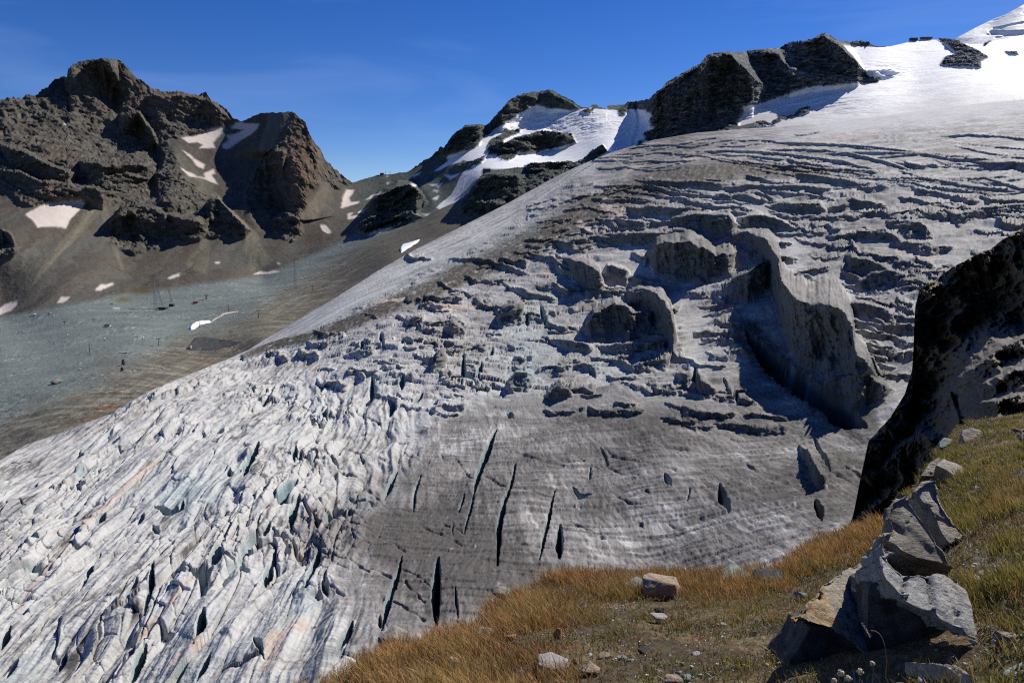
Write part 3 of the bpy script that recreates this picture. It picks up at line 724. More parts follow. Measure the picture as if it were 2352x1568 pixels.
ice_crests = [
 A6((540,200,10),(640,185,25),(740,195,45),(790,215,80),(830,260,110),(870,330,140),(885,470,120),(960,545,150),(1050,590,160),(1180,585,175),(1240,640,170),(1300,720,150),(1320,860,140),(1400,950,110),(1470,1040,40)),
 A6((0,500,30),(60,515,40),(130,535,60),(200,590,85),(245,650,90),(270,730,55),(300,800,12)),
 A5((1860,500,20),(1950,510,50),(2040,545,95),(2100,620,105),(2125,700,80),(2160,790,12)),
 A5((1590,760,20),(1680,645,70),(1800,590,85),(1900,640,60),(2050,655,30)),
 A6((105,400,10),(130,310,40),(180,262,80),(250,235,95),(370,240,100),(470,280,85),(520,320,55),(600,300,50),(650,290,15)),
 A6((-200,190,14),(0,185,28),(100,185,30),(230,178,26),(340,165,28),(440,185,12)),
 A6((240,125,6),(270,105,30),(400,80,48),(590,92,58),(660,150,30)), A6((650,100,30),(740,80,36),(850,100,36),(950,150,16),(1090,175,8)),
 A6((0,48,10),(150,35,26),(300,42,20),(420,55,6)), A6((380,30,6),(620,35,14),(760,60,10)),
 A6((540,530,8),(640,440,50),(700,415,70),(780,350,80),(850,370,40)),
 A6((990,410,8),(1090,392,16),(1190,388,8)), A6((1270,200,10),(1290,240,22),(1350,300,24),(1500,320,22),(1720,370,6)),
 A6((1310,500,12),(1400,420,40),(1500,398,44),(1640,440,14)), A6((1240,330,12),(1290,322,40),(1400,345,45),(1500,390,38),(1620,430,8)),
 A6((1200,570,14),(1330,585,34),(1430,600,38),(1520,650,22),(1560,700,5)),
 A6((1140,200,10),(1300,190,20),(1480,170,24),(1640,250,10)), A6((1480,120,10),(1700,125,34),(1760,210,14)), A6((1780,60,18),(1900,85,26),(2060,40,26),(2275,20,20),(2500,10,14)),
 A6((820,30,8),(900,10,22),(1100,20,26),(1160,60,20)), A6((1160,40,12),(1300,-10,22),(1500,20,18)), A6((1500,220,10),(1680,240,20),(1800,270,14)),
 A6((1060,460,6),(1170,455,14),(1240,480,6)), A6((420,610,5),(560,580,10),(700,600,6)), A6((440,660,5),(560,640,9),(680,660,5)),
 A5((1500,330,10),(1570,345,50),(1640,370,75),(1700,400,70),(1735,470,35),(1760,560,8)), A5((1735,430,8),(1760,370,36),(1850,400,34),(1890,420,10)),
 A5((1120,690,14),(1160,620,42),(1220,595,52),(1275,600,40)), A6((380,760,8),(480,745,14),(600,760,6)), A6((420,820,6),(540,800,12),(660,830,5)), A6((560,870,6),(660,860,12),(760,900,5)), A6((500,700,6),(620,690,14),(740,720,6)), A5((740,985,12),(790,880,42),(825,865,44),(850,920,10)), 
 A5((1180,1090,14),(1230,985,48),(1300,985,46),(1360,1030,10)), A5((1390,1120,10),(1440,1070,30),(1500,1040,44),(1560,1110,10)),
 A5((1690,830,8),(1850,820,24),(2050,800,26),(2120,820,6)), A5((1700,880,6),(1900,930,20),(2080,900,22),(2140,860,5)), A5((1380,780,8),(1560,800,26),(1680,840,14)),
 A5((600,690,10),(660,665,26),(710,680,14)), A5((830,740,8),(870,700,36),(920,720,22),(950,760,6)),
 A5((1350,490,8),(1450,470,16),(1560,520,20)), A5((840,340,6),(1000,330,12),(1170,370,12),(1330,430,8)), A5((1160,470,6),(1300,520,14),(1480,560,10)),
 A5((1280,300,6),(1420,330,14),(1560,360,8)), A5((1420,240,8),(1560,235,26),(1700,200,22),(1850,190,10)), A5((1700,120,8),(1830,110,22),(2000,125,18)),
 A5((1580,160,6),(1700,205,18),(1960,200,20)), A5((560,270,6),(640,320,12),(760,330,6)),
 A6((290,990,10),(330,985,34),(372,1000,40)), A6((390,960,40),(430,1000,46),(480,1050,34),(540,1100,8)), A6((560,1000,14),(600,1050,30),(660,1150,6)),
 A6((1110,1060,14),(1200,1020,50),(1340,1000,70),(1450,1040,60),(1540,1100,10)), A6((1340,870,8),(1420,900,26),(1470,1010,8)),
 A6((1000,1380,10),(1040,1430,40),(1100,1530,50),(1160,1600,14)),
]
# crevasses: (polyline, width, depth in m)
ice_cracks = [
 (A6((700,760),(800,900),(930,1010),(1100,1120),(1240,1215),(1370,1280)),30,24),(A6((1100,1130),(1230,1200),(1330,1290)),34,20),
 (A8((1195,30),(1150,120),(1105,220),(1075,350),(1060,410)),10,11),(A8((1060,400),(1040,500),(1000,640)),4,4),(A8((1310,240),(1280,370),(1240,490),(1210,600),(1205,720),(1200,850)),7,9),
 (A8((1550,390),(1510,560),(1470,740),(1455,830)),5,8),(A8((1580,590),(1575,700),(1575,820)),11,8),(A8((840,790),(835,900),(825,1020),(830,1200)),13,8),(A8((620,800),(590,900),(540,1050),(500,1250)),9,7),
 (A8((590,270),(540,390),(510,450)),8,6),(A8((320,1190),(260,1280),(230,1350)),9,6),(A8((735,310),(700,430),(690,520)),4,3),(A8((945,990),(950,1100),(960,1180)),4,3),(A8((485,1140),(490,1230)),6,4),
 (A8((1000,410),(965,520)),4,3),(A8((1770,230),(1760,330)),4,2),(A8((1660,380),(1700,430),(1770,425)),7,3),
 (A7((1570,100),(1530,200),(1480,320)),12,10),(A7((1110,620),(1060,700),(1020,760)),7,5),(A7((1350,780),(1310,880)),13,7),(A7((1240,1130),(1220,1230),(1200,1290)),14,8),
 (A7((840,990),(770,1110)),10,5),(A7((890,1340),(830,1480),(790,1570)),12,7),(A7((400,1370),(360,1480)),11,6),(A7((610,770),(540,880),(480,990)),6,4),(A7((1650,820),(1610,940)),13,7),
 (A7((1810,360),(1700,440),(1650,460)),12,8),(A7((1820,430),(1780,520),(1770,590)),12,8),(A7((935,880),(925,1030),(880,1190)),7,6),(A7((1640,560),(1610,670)),9,6),
 (A7((1950,740),(1890,880),(1860,1000)),11,7),(A7((870,530),(835,600)),8,5),(A7((60,1190),(0,1310)),9,6),(A7((110,1440),(20,1570)),9,6),(A7((820,1350),(780,1440)),8,5),(A7((1390,300),(1400,260)),9,5),
 (A7((640,540),(590,620)),12,4),(A7((940,480),(1040,520),(1100,500),(1110,450)),11,7),(A7((930,600),(960,660)),10,6),(A7((1500,200),(1400,350)),5,3),(A7((1060,110),(900,260)),5,4),
 (A7((2140,1180),(2110,1260),(2050,1350)),11,7),(A7((1960,960),(1990,1020)),9,5),(A7((1900,700),(1970,740)),12,7),(A7((1540,1270),(1600,1380)),8,6),(A7((1280,1360),(1190,1560)),9,6),(A7((1140,1420),(1060,1560)),6,5),
 (A7((2170,380),(2060,420)),5,5),(A7((2010,180),(2050,250)),8,6),(A7((1800,150),(1790,220)),9,6),
 (A5((930,890),(930,990),(1010,1050)),8,6),(A5((1035,930),(1010,1010)),8,6),(A5((1100,850),(1080,900)),6,5),(A5((700,1090),(650,1150)),8,6),(A5((410,1010),(410,1130)),9,6),(A5((590,1000),(580,1080)),7,5),
 (A5((540,1150),(510,1220)),10,6),(A5((1180,1220),(1210,1240)),9,5),(A5((460,760),(470,810),(480,830)),7,5),(A5((1290,640),(1300,720)),7,6),(A5((1370,600),(1400,700),(1430,740)),8,6),
 (A5((360,800),(350,850)),7,4),(A5((1650,950),(1680,1020)),9,5),(A5((1180,500),(1290,560),(1360,570)),5,5),
 (A6((560,1010),(610,1090),(660,1170)),8,5),(A6((400,950),(385,1040)),10,8),
 (cv([(560,355),(575,430),(610,505)],.3896,1435.5,.3896,976.1),15,4),(cv([(232,305),(270,375)],.3896,1435.5,.3896,976.1),10,2.2),(cv([(385,375),(365,450)],.3896,1435.5,.3896,976.1),4,1.5),
 (cv([(1110,70),(1170,180),(1210,290)],.3896,1435.5,.3896,976.1),6,6),(cv([(720,225),(770,260)],.3896,1435.5,.3896,976.1),5,2),(cv([(1120,450),(1160,560)],.3896,1435.5,.3896,976.1),12,6),
]
# thin dark joints in the smooth dome
ice_joints = [A8((40,240),(240,280),(340,300)),A8((180,100),(330,150),(480,230)),A8((0,560),(200,560),(400,640),(640,770)),A8((700,600),(860,650),(980,710)),A8((960,210),(1040,320),(1080,340)),
 A8((1120,320),(1230,370),(1330,400),(1540,440)),A8((1300,170),(1430,210),(1600,250)),A8((1780,80),(1900,180),(2100,240),(2280,290)),A8((1830,240),(1950,290),(2060,310)),A8((1580,540),(1700,600),(1850,690)),
 A8((620,860),(720,900),(820,990)),A8((430,870),(600,930)),A8((640,930),(760,1080)),A8((500,1040),(640,1100),(760,1180)),A8((120,760),(300,820),(420,890)),A8((1880,400),(2000,480),(2200,500)),A8((1360,400),(1500,430)),
 A8((870,580),(1000,640)),A8((330,50),(450,60)),A8((1340,720),(1500,740)), A8((60,1170),(200,1150)), A8((250,460),(350,560),(390,600)),
 A6((0,1180),(200,1220),(400,1260),(700,1290)),A6((0,1400),(300,1430),(600,1460)),A6((280,1220),(330,1230),(320,1280)), A6((60,1010),(200,1060),(330,1100)),A6((100,880),(260,930),(400,1000))]
stripes = [(A7((1010,160),(880,270),(740,390),(640,500),(520,650)),4),(A7((370,765),(280,850),(210,950),(120,1110)),5),(A7((1955,620),(1880,690),(1780,790)),6),(A7((1220,930),(1000,1160),(780,1330)),4),
 (A7((1215,1300),(1130,1370),(1050,1450)),7),(A7((1850,1180),(1740,1230),(1600,1440)),9),(A7((1200,170),(1100,280)),3),(A7((440,620),(330,700)),2), (A7((1700,1250),(1640,1330)),10),
 (A5((740,600),(820,620),(1030,615)),6),(A5((1390,420),(1440,430)),7),(A5((1735,470),(1780,480)),7),(A5((400,600),(480,580),(600,575)),3),(A5((1740,30),(1830,80),(1840,110)),12),(A5((1600,140),(1650,170)),8),
 (A5((40,930),(90,960)),8),(A6((1560,290),(1640,300),(1760,330)),6),(A3((340,905),(500,890),(700,880),(1000,830),(1250,760)),3),(A3((0,985),(120,930)),5),(A3((1100,822),(1300,780),(1450,760)),2.5)]

def build_glacier():
    us = np.arange(-410, 2775, 2.0)
    e = np.interp(us, EDGE[:, 0], EDGE[:, 1])
    R = 760
    t = np.linspace(0, 1, R)[:, None]
    V = e[None] + (1690 - e)[None] * t ** 1.05
    U = np.broadcast_to(us[None], V.shape).copy()
    D0 = F_gl(U, V)
    Pb = place(U, V, D0)
    X0, Y0 = Pb[..., 0].astype(F32), Pb[..., 1].astype(F32)
    wob = fbm(X0 / 35, Y0 / 35, 0 * X0, 3, 200)
    zz = (U * .05).astype(F32)
    ju = U + 10 * wob + 5 * fbm(U / 22, V / 22, D0 / 90, 4, 202, gain=.65); jv = V + 7 * fbm(X0 / 35, Y0 / 35, 0 * X0 + 5, 3, 201) + 7 * fbm(U / 26, V / 26, D0 / 90, 4, 203, gain=.65) 
    jk = .15 + .85 * sstep(390, 520, V) * 1.0; jv = V + (jv - V) * np.where(U > 1350, jk, 1)
    rs = np.random.RandomState(21); more = []
    def scatter(n, poly, ln, hh, slope):
        got = 0
        while got < n:
            u = rs.uniform(min(p[0] for p in poly), max(p[0] for p in poly)); v = rs.uniform(min(p[1] for p in poly), max(p[1] for p in poly))
            if not in_poly(np.array([u]), np.array([v]), poly)[0]: continue
            L = rs.uniform(*ln); h = rs.uniform(*hh) * (.6 + .4 * L / ln[1]); s = rs.uniform(*slope); k = 6
            xs = np.linspace(-.5, .5, k); bow = rs.uniform(-.12, .16)
            more.append([(u + x * L, v + s * x * L + bow * L * (x * x * 4 - 1) * -1 * .5 + rs.normal(0, h * .12), h * rs.uniform(.6, 1.1)) for x in xs])
            got += 1
    scatter(46, [(1500,372),(1750,352),(2420,330),(2420,470),(1900,470),(1500,450)], (140, 460), (3, 9), (.02, .14))
    scatter(85, [(1420,420),(1700,375),(2400,372),(2400,560),(2150,640),(2080,860),(2000,840),(1900,640),(1500,560),(1380,480)], (70, 260), (6, 20), (.02, .22))
    scatter(34, [(1900,560),(2150,560),(2120,860),(2040,900)], (40, 130), (10, 26), (.05, .45))
    scatter(40, [(1250,560),(1480,520),(1560,600),(1700,640),(1680,860),(1560,900),(1250,830)], (40, 140), (7, 22), (-.12, .3))
    scatter(85, [(620,810),(900,690),(1150,590),(1400,560),(1300,860),(1050,960),(760,900)], (26, 90), (6, 19), (-.25, .35))
    scatter(40, [(1180,480),(1400,430),(1500,420),(1450,520),(1200,600)], (30, 90), (4, 10), (-.35, -.05))
    scatter(40, [(1380,365),(1500,330),(1900,300),(1700,345),(1450,400)], (40, 140), (3, 6), (-.2, .0))
    scatter(26, [(1250,850),(1700,880),(1880,1000),(1650,990),(1250,930)], (30, 120), (6, 20), (-.1, .25))
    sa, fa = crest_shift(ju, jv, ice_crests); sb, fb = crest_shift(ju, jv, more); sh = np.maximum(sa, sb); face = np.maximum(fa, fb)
    D = F_gl(U, V + sh)
    wall = np.clip(sh / 25, 0, 1)
    Pm = place(U, V, D).astype(F32)
    X, Y = Pm[..., 0], Pm[..., 1]; Z3 = Pm[..., 2].copy()
    zero = np.zeros_like(X)
    # zones ---------------------------------------------------------------
    def blob(u, v, a, b, ang=0):
        c, s = math.cos(math.radians(ang)), math.sin(math.radians(ang))
        p = (U - u) * c + (V - v) * s; q = -(U - u) * s + (V - v) * c
        return np.exp(-(p / a) ** 2 - (q / b) ** 2)
    smooth = np.clip(1.15 * blob(1560, 1120, 420, 190, 12) + 1.1 * blob(1230, 1400, 370, 190) + .9 * blob(1080, 1230, 230, 120) + .9 * blob(1850, 960, 120, 230, -30) + .8 * blob(1120, 1050, 150, 90), 0, 1)   # the grey dome
    smooth = sstep(.22, .72, smooth + .22 * fbm(X / 32, Y / 45, zero, 4, 199) * (V < 1500))
    tongue_pl = [(1430,345),(1300,400),(1180,480),(1080,545),(960,600),(860,660),(760,715),(660,770),(560,815)]
    dT, sT, tT = line_dist(U, V, tongue_pl, 120)
    tongue = 1 - sstep(.6, 1.15, dT / np.interp(tT, [0, .25, .6, .85, 1], [12, 26, 26, 19, 8]))
    mor_pl = [(1900,395),(1700,392),(1560,408),(1450,440),(1330,500),(1220,560),(1130,600),(1000,660),(900,700),(760,762),(640,790),(560,818)]
    dM, sM, tM = line_dist(U, V, mor_pl, 160)
    mor = 1 - sstep(.35, 1.2, dM / np.interp(tM, [0, .2, .4, .6, .8, 1], [12, 30, 44, 30, 18, 7]) + .5 * wob)
    upper = sstep(0, 1, (np.interp(U, [1300, 1500, 1800, 2100, 2400, 2780], [395, 400, 400, 410, 400, 380]) - V) / 40 + .5) * sstep(1350, 1500, U)
    lower_left = sstep(-60, 60, V - np.interp(U, [-400, 300, 700, 1000, 1200, 1700], [700, 760, 820, 930, 1300, 1900])) * (1 - smooth)
    mid = np.clip(1 - upper - lower_left - smooth - tongue, 0, 1)
    # long serac ribs, lower left: elongated away from the viewer ------------
    wx = X + 7 * fbm(X / 40, Y / 70, zero, 3, 210); wy = Y + 20 * fbm(X / 40, Y / 60, zero, 3, 211)
    F1, F2, ca, cb, ox, oy = worley2((wx + .13 * wy) / 9.5, wy / 38, 5)
    edge = F2 - F1
    act = sstep(.0, .45, fbm(X / 60, Y / 90, zero, 3, 215) + .12)
    f1, f2, ca2, cb2, ox2, oy2 = worley2((wx + .3 * wy) / 4.2, wy / 9, 6)
    edge2 = f2 - f1
    blocks = .72 * ((ca - .5) * 1.8 + ox * (cb - .5) * 5.0 + oy * (ca - .4) * 2.0) + act * ((ca2 - .5) * .9 + ox2 * (cb2 - .5) * 2.4)
    crack = -(1 - sstep(0, .09, edge)) * (2.6 * cb * cb + .35) * (.3 + .7 * act) - (1 - sstep(0, .10, edge2)) * .8 * act
    fins = fbm((wx + .16 * wy) / 17, wy / 130, zero, 3, 213, ridged=True)
    pits = -5.5 * act * sstep(.62, .80, fbm((wx + .15 * wy) / 9, wy / 26, zero, 2, 219, ridged=True)) * sstep(.0, .3, fbm(X / 25, Y / 35, zero, 2, 212))
    rid = fbm((wx + .15 * wy) / 9, wy / 95, zero, 4, 218, ridged=True)
    z_ll = (blocks * .8 + crack * 1.2 + pits * 1.15 + 5.2 * sstep(.05, .95, fins) * (.3 + .7 * act) - 2 + 2.3 * (rid - .4) + 2.2 * fbm(X / 45, Y / 70, zero, 2, 217))
    # broken transverse seracs in the icefall ---------------------------------
    tx = X + 16 * fbm(X / 80, Y / 60, zero, 3, 220); ty = Y + 34 * fbm(X / 120, Y / 90, zero, 3, 221) + .10 * X
    G1, G2, ga, gb, gx, gy = worley2(tx / 22, ty / 15, 8)
    H1, H2, ha, hb, hx, hy = worley2(tx / 9, ty / 8, 9)
    def sawp(ph, k):
        f = ph - np.floor(ph)
        return np.where(f < k, sstep(0, k, f), 1 - (f - k) / (1 - k))
    am = .4 + .6 * sstep(-.35, .35, fbm(X / 110, Y / 90, zero, 2, 223))
    rgt = sstep(1180, 1420, U)
    rm = fbm((tx + .2 * ty) / 70, ty / 30, Z3 / 60, 5, 222, gain=.52, ridged=True)
    ph2 = (ty + .2 * X) / 40 + .9 * fbm(X / 60, Y / 40, zero, 3, 224)
    z_w = 9 * am * (rm - .2) + 3.0 * am * sawp(ph2, .12) - 3
    z_b = (ga - .5) * 5 + gy * (gb - .2) * 5 + gx * (ga - .5) * 5 - (1 - sstep(0, .11, G2 - G1)) * 3.5 * gb + (ha - .5) * 1.6 + hy * hb * 2.2 - (1 - sstep(0, .14, H2 - H1)) * .8 + 4 * (fbm(tx / 30, ty / 20, Z3 / 25, 4, 227, ridged=True) - .3)
    z_mid = z_w * rgt + z_b * (1 - .75 * rgt) * (.65 - .2 * sstep(350, 800, D0))
    z_mid = z_mid * (1 - .8 * wall) * (.5 + .5 * sstep(280, 500, D0))
    zfar = sstep(350, 900, D0)
    ridge = np.zeros_like(X)
    for cr, w0 in ((ice_crests[0], 42), (ice_crests[1], 50), (ice_crests[2], 30)):
        d, s, tt = line_dist(U, V, [c[:2] for c in cr], 120)
        ridge = np.maximum(ridge, np.exp(-((d - w0 * .9) / (w0 * .8)) ** 2) * (s > 0))
    z_mid = z_mid * (1 - .85 * ridge)
    # upper slopes: fine parallel crevasses -----------------------------------
    py = Y + .10 * X + 26 * fbm(X / 160, Y / 160, zero, 3, 230)
    cr1 = fbm(X / 190, py / 11, zero, 3, 231, ridged=True)
    lines = sstep(.45, .85, cr1)
    z_up = -3.2 * lines * sstep(-.2, .35, fbm(X / 220, Y / 220, zero, 2, 232) + .15 * sstep(1500, 1900, 0 * U + U)) * (.35 + .65 * sstep(300, 420, V)) + 1.0 * fbm(X / 14, Y / 14, zero, 4, 233)
    # northern tongue: flow-parallel streaks -----------------------------------
    fl = (X * .80 + Y * .60); ac = (X * .60 - Y * .80) * -1
    s_t = fbm((X * .55 + Y * .83) / 120, (X * .83 - Y * .55) / 7, zero, 4, 240, ridged=True)
    z_t = 1.5 * (s_t - .3) * (1 + sstep(1000, 1400, U))
    z_s = .30 * fbm(X / 3.2, Y / 6, zero, 4, 253, gain=.6, ridged=True) + 2.6 * fbm(X / 38, Y / 60, zero, 3, 252) + .9 * fbm(X / 16, Y / 30, zero, 4, 250) + .28 * fbm((X - .1 * Y) / 2.2, Y / 14, zero, 3, 251, ridged=True)
    z_m = 3.0 * fbm((X * .55 + Y * .83) / 60, (X * .83 - Y * .55) / 13, zero, 4, 245, ridged=True) + 1.6 * fbm(X / 7, Y / 7, zero, 3, 246)
    nm = 1 - tongue - mor * .75; nm = np.clip(nm, 0, 1)
    z = nm * (lower_left * z_ll + mid * z_mid + upper * z_up) * (1 - smooth) + smooth * z_s + tongue * z_t + mor * z_m
    rc = sstep(.86, .95, fbm((X + .13 * Y) / 13, Y / 75, zero, 2, 272, ridged=True)) * sstep(-.05, .3, fbm(X / 30, Y / 45, zero, 2, 273)) * smooth * sstep(900, 1020, V)
    z -= .8 * rc
    z += (.8 - .5 * mid) * fbm(X / 9, Y / 9, Z3 / 7, 3, 260, gain=.6) * (1 - smooth * .85) * (1 - tongue * .8)
    fine = fbm(X / 2.6, Y / 2.2, Z3 / 2, 3, 262, gain=.6, ridged=True)
    z += .28 * fine * (1 - .8 * mid) * sstep(900, 300, D0) * (1 - .7 * smooth)
    # vertical fluting on the ice walls
    D_fl = fbm(U / 7 - V / 26, V / 70, zero, 3, 265, ridged=True)
    # measured crevasses ------------------------------------------------------
    depth = np.zeros_like(X); wn = fbm(X / 5, Y / 9, zero, 2, 271)
    for pl, wdt, dp in ice_cracks:
        d, s, tt = line_dist(U + 3 * wob, V, pl, wdt * 3 + 6)
        wd = .88 * wdt * (.18 + .82 * np.sin(np.pi * np.clip(tt, .01, .99)) ** .9) * (1 + .5 * wn)
        prof = np.clip((1 - d / wd) * 1.7, 0, 1) ** .8
        depth = np.maximum(depth, prof * dp)
    z -= depth * 1.35
    dc = np.minimum(line_dist(U + 3 * wob, V, ice_cracks[0][0], 90)[0], line_dist(U + 3 * wob, V, ice_cracks[1][0], 90)[0])
    chasm = sstep(44, 24, dc + 8 * wn)
    jn = np.zeros_like(X)
    for pl in ice_joints:
        d, s, tt = line_dist(U + 6 * wob, V + 4 * wob, pl, 12)
        jn = np.maximum(jn, (1 - sstep(.8, 3.4, d)) * (.6 + .4 * np.sin(tt * 9 + pl[0][0])))
    z -= .8 * jn
    z -= .5 * sstep(.42, .62, fbm((X + .1 * Y) / 34, (Y + .15 * X) / 5.5, zero, 3, 306, ridged=True)) * smooth
    fade = sstep(0, .02, t) * .85 + .15
    z = z * np.where(U < 1450, fade, sstep(0, .05, t))
    Dn = D - wall * (.5 + .0012 * D0) * (D_fl - .3) - wall * 9 * fbm(X / 22, Y / 22, Z3 / 18, 3, 266) - np.maximum(wall, .0 * mid) * (3.0 * (fbm(X / 9, Y / 9, Z3 / 6, 4, 267, gain=.6, ridged=True) - .3)) * sstep(200, 500, D0)
    Dn = Dn - np.clip((face - 30) / 60, 0, 1) * 16 * (fbm(X / 34, Y / 34, Z3 / 26, 4, 268, ridged=True) - .4)
    Pm = place(U, V, Dn).astype(F32)
    Pm[..., 2] += z
    # ------------------------------------------------------------- colours
    X, Y = Pm[..., 0], Pm[..., 1]
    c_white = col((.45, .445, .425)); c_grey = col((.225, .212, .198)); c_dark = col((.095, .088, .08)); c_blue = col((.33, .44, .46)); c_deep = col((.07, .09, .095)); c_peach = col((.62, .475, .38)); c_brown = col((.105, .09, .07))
    n1 = fbm(X / 45, Y / 60, zero, 4, 300); n2 = fbm(X / 9, Y / 12, Z3 / 7, 4, 301, gain=.6)
    arcs = fbm((X + .05 * Y) / 22, (Y + 5 * n1) / 1.35, zero, 3, 302, gain=.7)      # annual bands, crossing the flow
    flow = fbm((X + .12 * Y) / 2.4, Y / 26, zero, 4, 303, gain=.65)
    tflow = fbm((X * .55 + Y * .83) / 160, (X * .83 - Y * .55) / 4, zero, 4, 304, gain=.7)
    near = sstep(700, 250, D0)
    lineR = sstep(.66, .9, fbm((wx + .14 * wy) / 4.5, wy / 46, zero, 3, 305, ridged=True)) * sstep(-.2, .25, n1)
    joint2 = sstep(.40, .62, fbm((X + .1 * Y) / 34, (Y + .15 * X + 7 * n1) / 5.5, zero, 3, 306, ridged=True)) * sstep(-.25, .2, fbm(X / 30, Y / 30, zero, 2, 307))
    dirt = np.full(X.shape, .36, F32) + .20 * smooth + smooth * .3 * fbm(X / 90, (Y + .2 * X) / 16, zero, 3, 308) - .28 * blob(1150, 1010, 170, 60) * smooth + .05 * mid - .05 * upper * sstep(1500, 2000, U) + .16 * upper * sstep(1900, 1500, U)
    E1, E2, ea, eb, _, _ = worley2((X + 2.5 * wob + .25 * Y) / 7, (Y + 3 * n1 - .2 * X) / 9, 77)
    vein = (1 - sstep(.02, .15, E2 - E1)) * smooth * sstep(-.05, .3, fbm(X / 24, Y / 30, zero, 2, 312) + .35 * blob(950, 1270, 250, 220)) * (.4 + .6 * eb)
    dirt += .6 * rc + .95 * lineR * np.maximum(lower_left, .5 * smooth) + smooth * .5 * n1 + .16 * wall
    dirt += .75 * blob(970, 1230, 200, 110, 10) + .35 * blob(1260, 1330, 260, 140) + .52 * blob(1500, 1010, 260, 90, 8) + .16 * blob(1750, 1150, 230, 130) - .12 * blob(1500, 1210, 260, 90) \
        + .34 * blob(1850, 960, 130, 70, 30) + .25 * blob(1200, 1090, 200, 90) + .25 * blob(1120, 1440, 200, 120)
    dirt += -.30 * blob(500, 1080, 420, 170, -25) - .18 * blob(300, 1400, 300, 200) - .12 * blob(900, 900, 250, 100)
    dirt += -.12 * sstep(60, 0, V - np.interp(U, EDGE[:, 0], EDGE[:, 1])) * sstep(1650, 1900, U) + .12 * blob(1900, 600, 420, 150)
    dirt += .30 * n1 + .22 * n2 + .34 * near * (1 - smooth * .5) * arcs + (.35 * flow) * (.45 + 2.0 * smooth)
    dirt += .9 * tflow * tongue - .02 * tongue
    dirt += .55 * lines * upper
    dirt += .5 * (D_fl - .3) * wall + .14 * wall  - .22 * ridge  # ridge term paints the sunlit strip beside the big crests lighter
    cleanc = mixc(c_white, c_grey, sstep(.15, .62, dirt))
    base = mixc(cleanc, c_dark, sstep(.6, 1.25, dirt))
    base = mixc(base, mixc(c_brown * .7, c_grey * .8, sstep(.05, .6, n2 + tflow)), np.clip(mor * 1.25, 0, 1) * sstep(-.6, .0, n2 + .8 * tflow + .1))
    base = mixc(base, col((.6, .59, .585)), .75 * sstep(70, 0, V - np.interp(U, EDGE[:, 0], EDGE[:, 1]) + 30 * n1) * sstep(1750, 1950, U))
    base = mixc(base, base * 1.05, tongue)
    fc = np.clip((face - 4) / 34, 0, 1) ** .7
    base = mixc(base, mixc(col((.045, .043, .04)), col((.135, .14, .135)), sstep(-.35, .4, n2 * .8 + 1.1 * (D_fl - .3) + .4 * n1)), fc * .9)  # dirty wall faces, painted darker still to deepen their shade
    # grime gathered in the joints between blocks
    seam = np.maximum((1 - sstep(.01, .075, edge)) * lower_left, (1 - sstep(.02, .15, H2 - H1)) * mid * .7) * sstep(-.3, .3, n2 + .1)
    seam2 = (1 - sstep(.02, .16, edge2)) * lower_left * sstep(0, .3, n2)
    base = mixc(base, c_dark, np.clip(.8 * seam * (.3 + .7 * cb) + .4 * seam2, 0, 1))
    base = mixc(base, c_dark * .8, np.clip(np.maximum(np.maximum(jn, joint2 * smooth * .8), vein), 0, 1) * .75)
    # clear blue ice: inside crevasses and on freshly broken blocks; depths painted as shade
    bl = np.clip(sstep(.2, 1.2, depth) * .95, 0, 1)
    fresh = sstep(.12, .4, fbm(X / 16, Y / 22, zero, 3, 310)) * (1 - smooth) * (1 - tongue) * (1 - mor) * (.35 + .65 * blob(1150, 880, 320, 200)) * .55
    fresh = fresh + .8 * blob(430, 1130, 90, 40) + .55 * blob(690, 1370, 45, 60) + .7 * blob(1210, 820, 60, 90) + .22 * lower_left * sstep(.1, .35, fbm(X / 22, Y / 30, zero, 2, 311)) + .5 * blob(1400, 850, 40, 30) + .55 * (1 - sstep(14, 40, np.abs(dM - 38))) * (sM < 0) * (U < 1250) * sstep(-.1, .3, n2)
    crv = np.zeros_like(X)
    crv[1:-1, 1:-1] = z[:-2, 1:-1] + z[2:, 1:-1] + z[1:-1, :-2] + z[1:-1, 2:] - 4 * z[1:-1, 1:-1]
    base = mixc(base, col((.2, .3, .32)), np.clip(sstep(.1, 1.0, depth), 0, .9) * (1 - .6 * sstep(1500, 1650, U))); base = mixc(base, c_deep, sstep(3.5, 9, depth) * .9)  # c_deep paints shade into the deep parts of the slits
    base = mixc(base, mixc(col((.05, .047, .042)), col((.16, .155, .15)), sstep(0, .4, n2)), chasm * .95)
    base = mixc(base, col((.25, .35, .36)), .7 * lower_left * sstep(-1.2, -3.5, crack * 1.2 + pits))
    base = mixc(base, c_blue * .97, np.clip(fresh * .62 * sstep(-.3, .3, n2 + .15), 0, .95))
    for pl, wdt in stripes:
        d, s, tt = line_dist(U + 4 * wob, V + 3 * wob, pl, wdt * 3 + 8); wdt = wdt * 1.25
        base = mixc(base, col((.43, .35, .29)), (1 - sstep(.6, 1.0, d / (wdt * (1.1 + .8 * n2)))) * .8)
    # rubble by the right-hand rock wall
    rb = np.clip(1.2 * blob(1990, 900, 26, 80, 0) + 1.1 * blob(1960, 1090, 40, 60, -30) + .9 * blob(1905, 1180, 70, 40, -20) + .9 * blob(2040, 840, 40, 60), 0, 1) * sstep(-.25, .1, n2 + .1)
    base = mixc(base, mixc(col((.07, .065, .055)), col((.2, .19, .17)), sstep(.1, .5, fbm(X / 1.5, Y / 1.5, zero, 3, 320))), rb)
    # pale scratches of clean ice on the dome
    gs = sstep(.38, .6, fbm((X - .2 * Y) / 1.1, Y / 7, zero, 3, 330, gain=.7)) * smooth
    base = mixc(base, col((.55, .55, .54)), gs * .6)
    base = base * (1 + .10 * fbm(X / 1.3, Y / 1.3, zero, 2, 340) * near)[..., None]
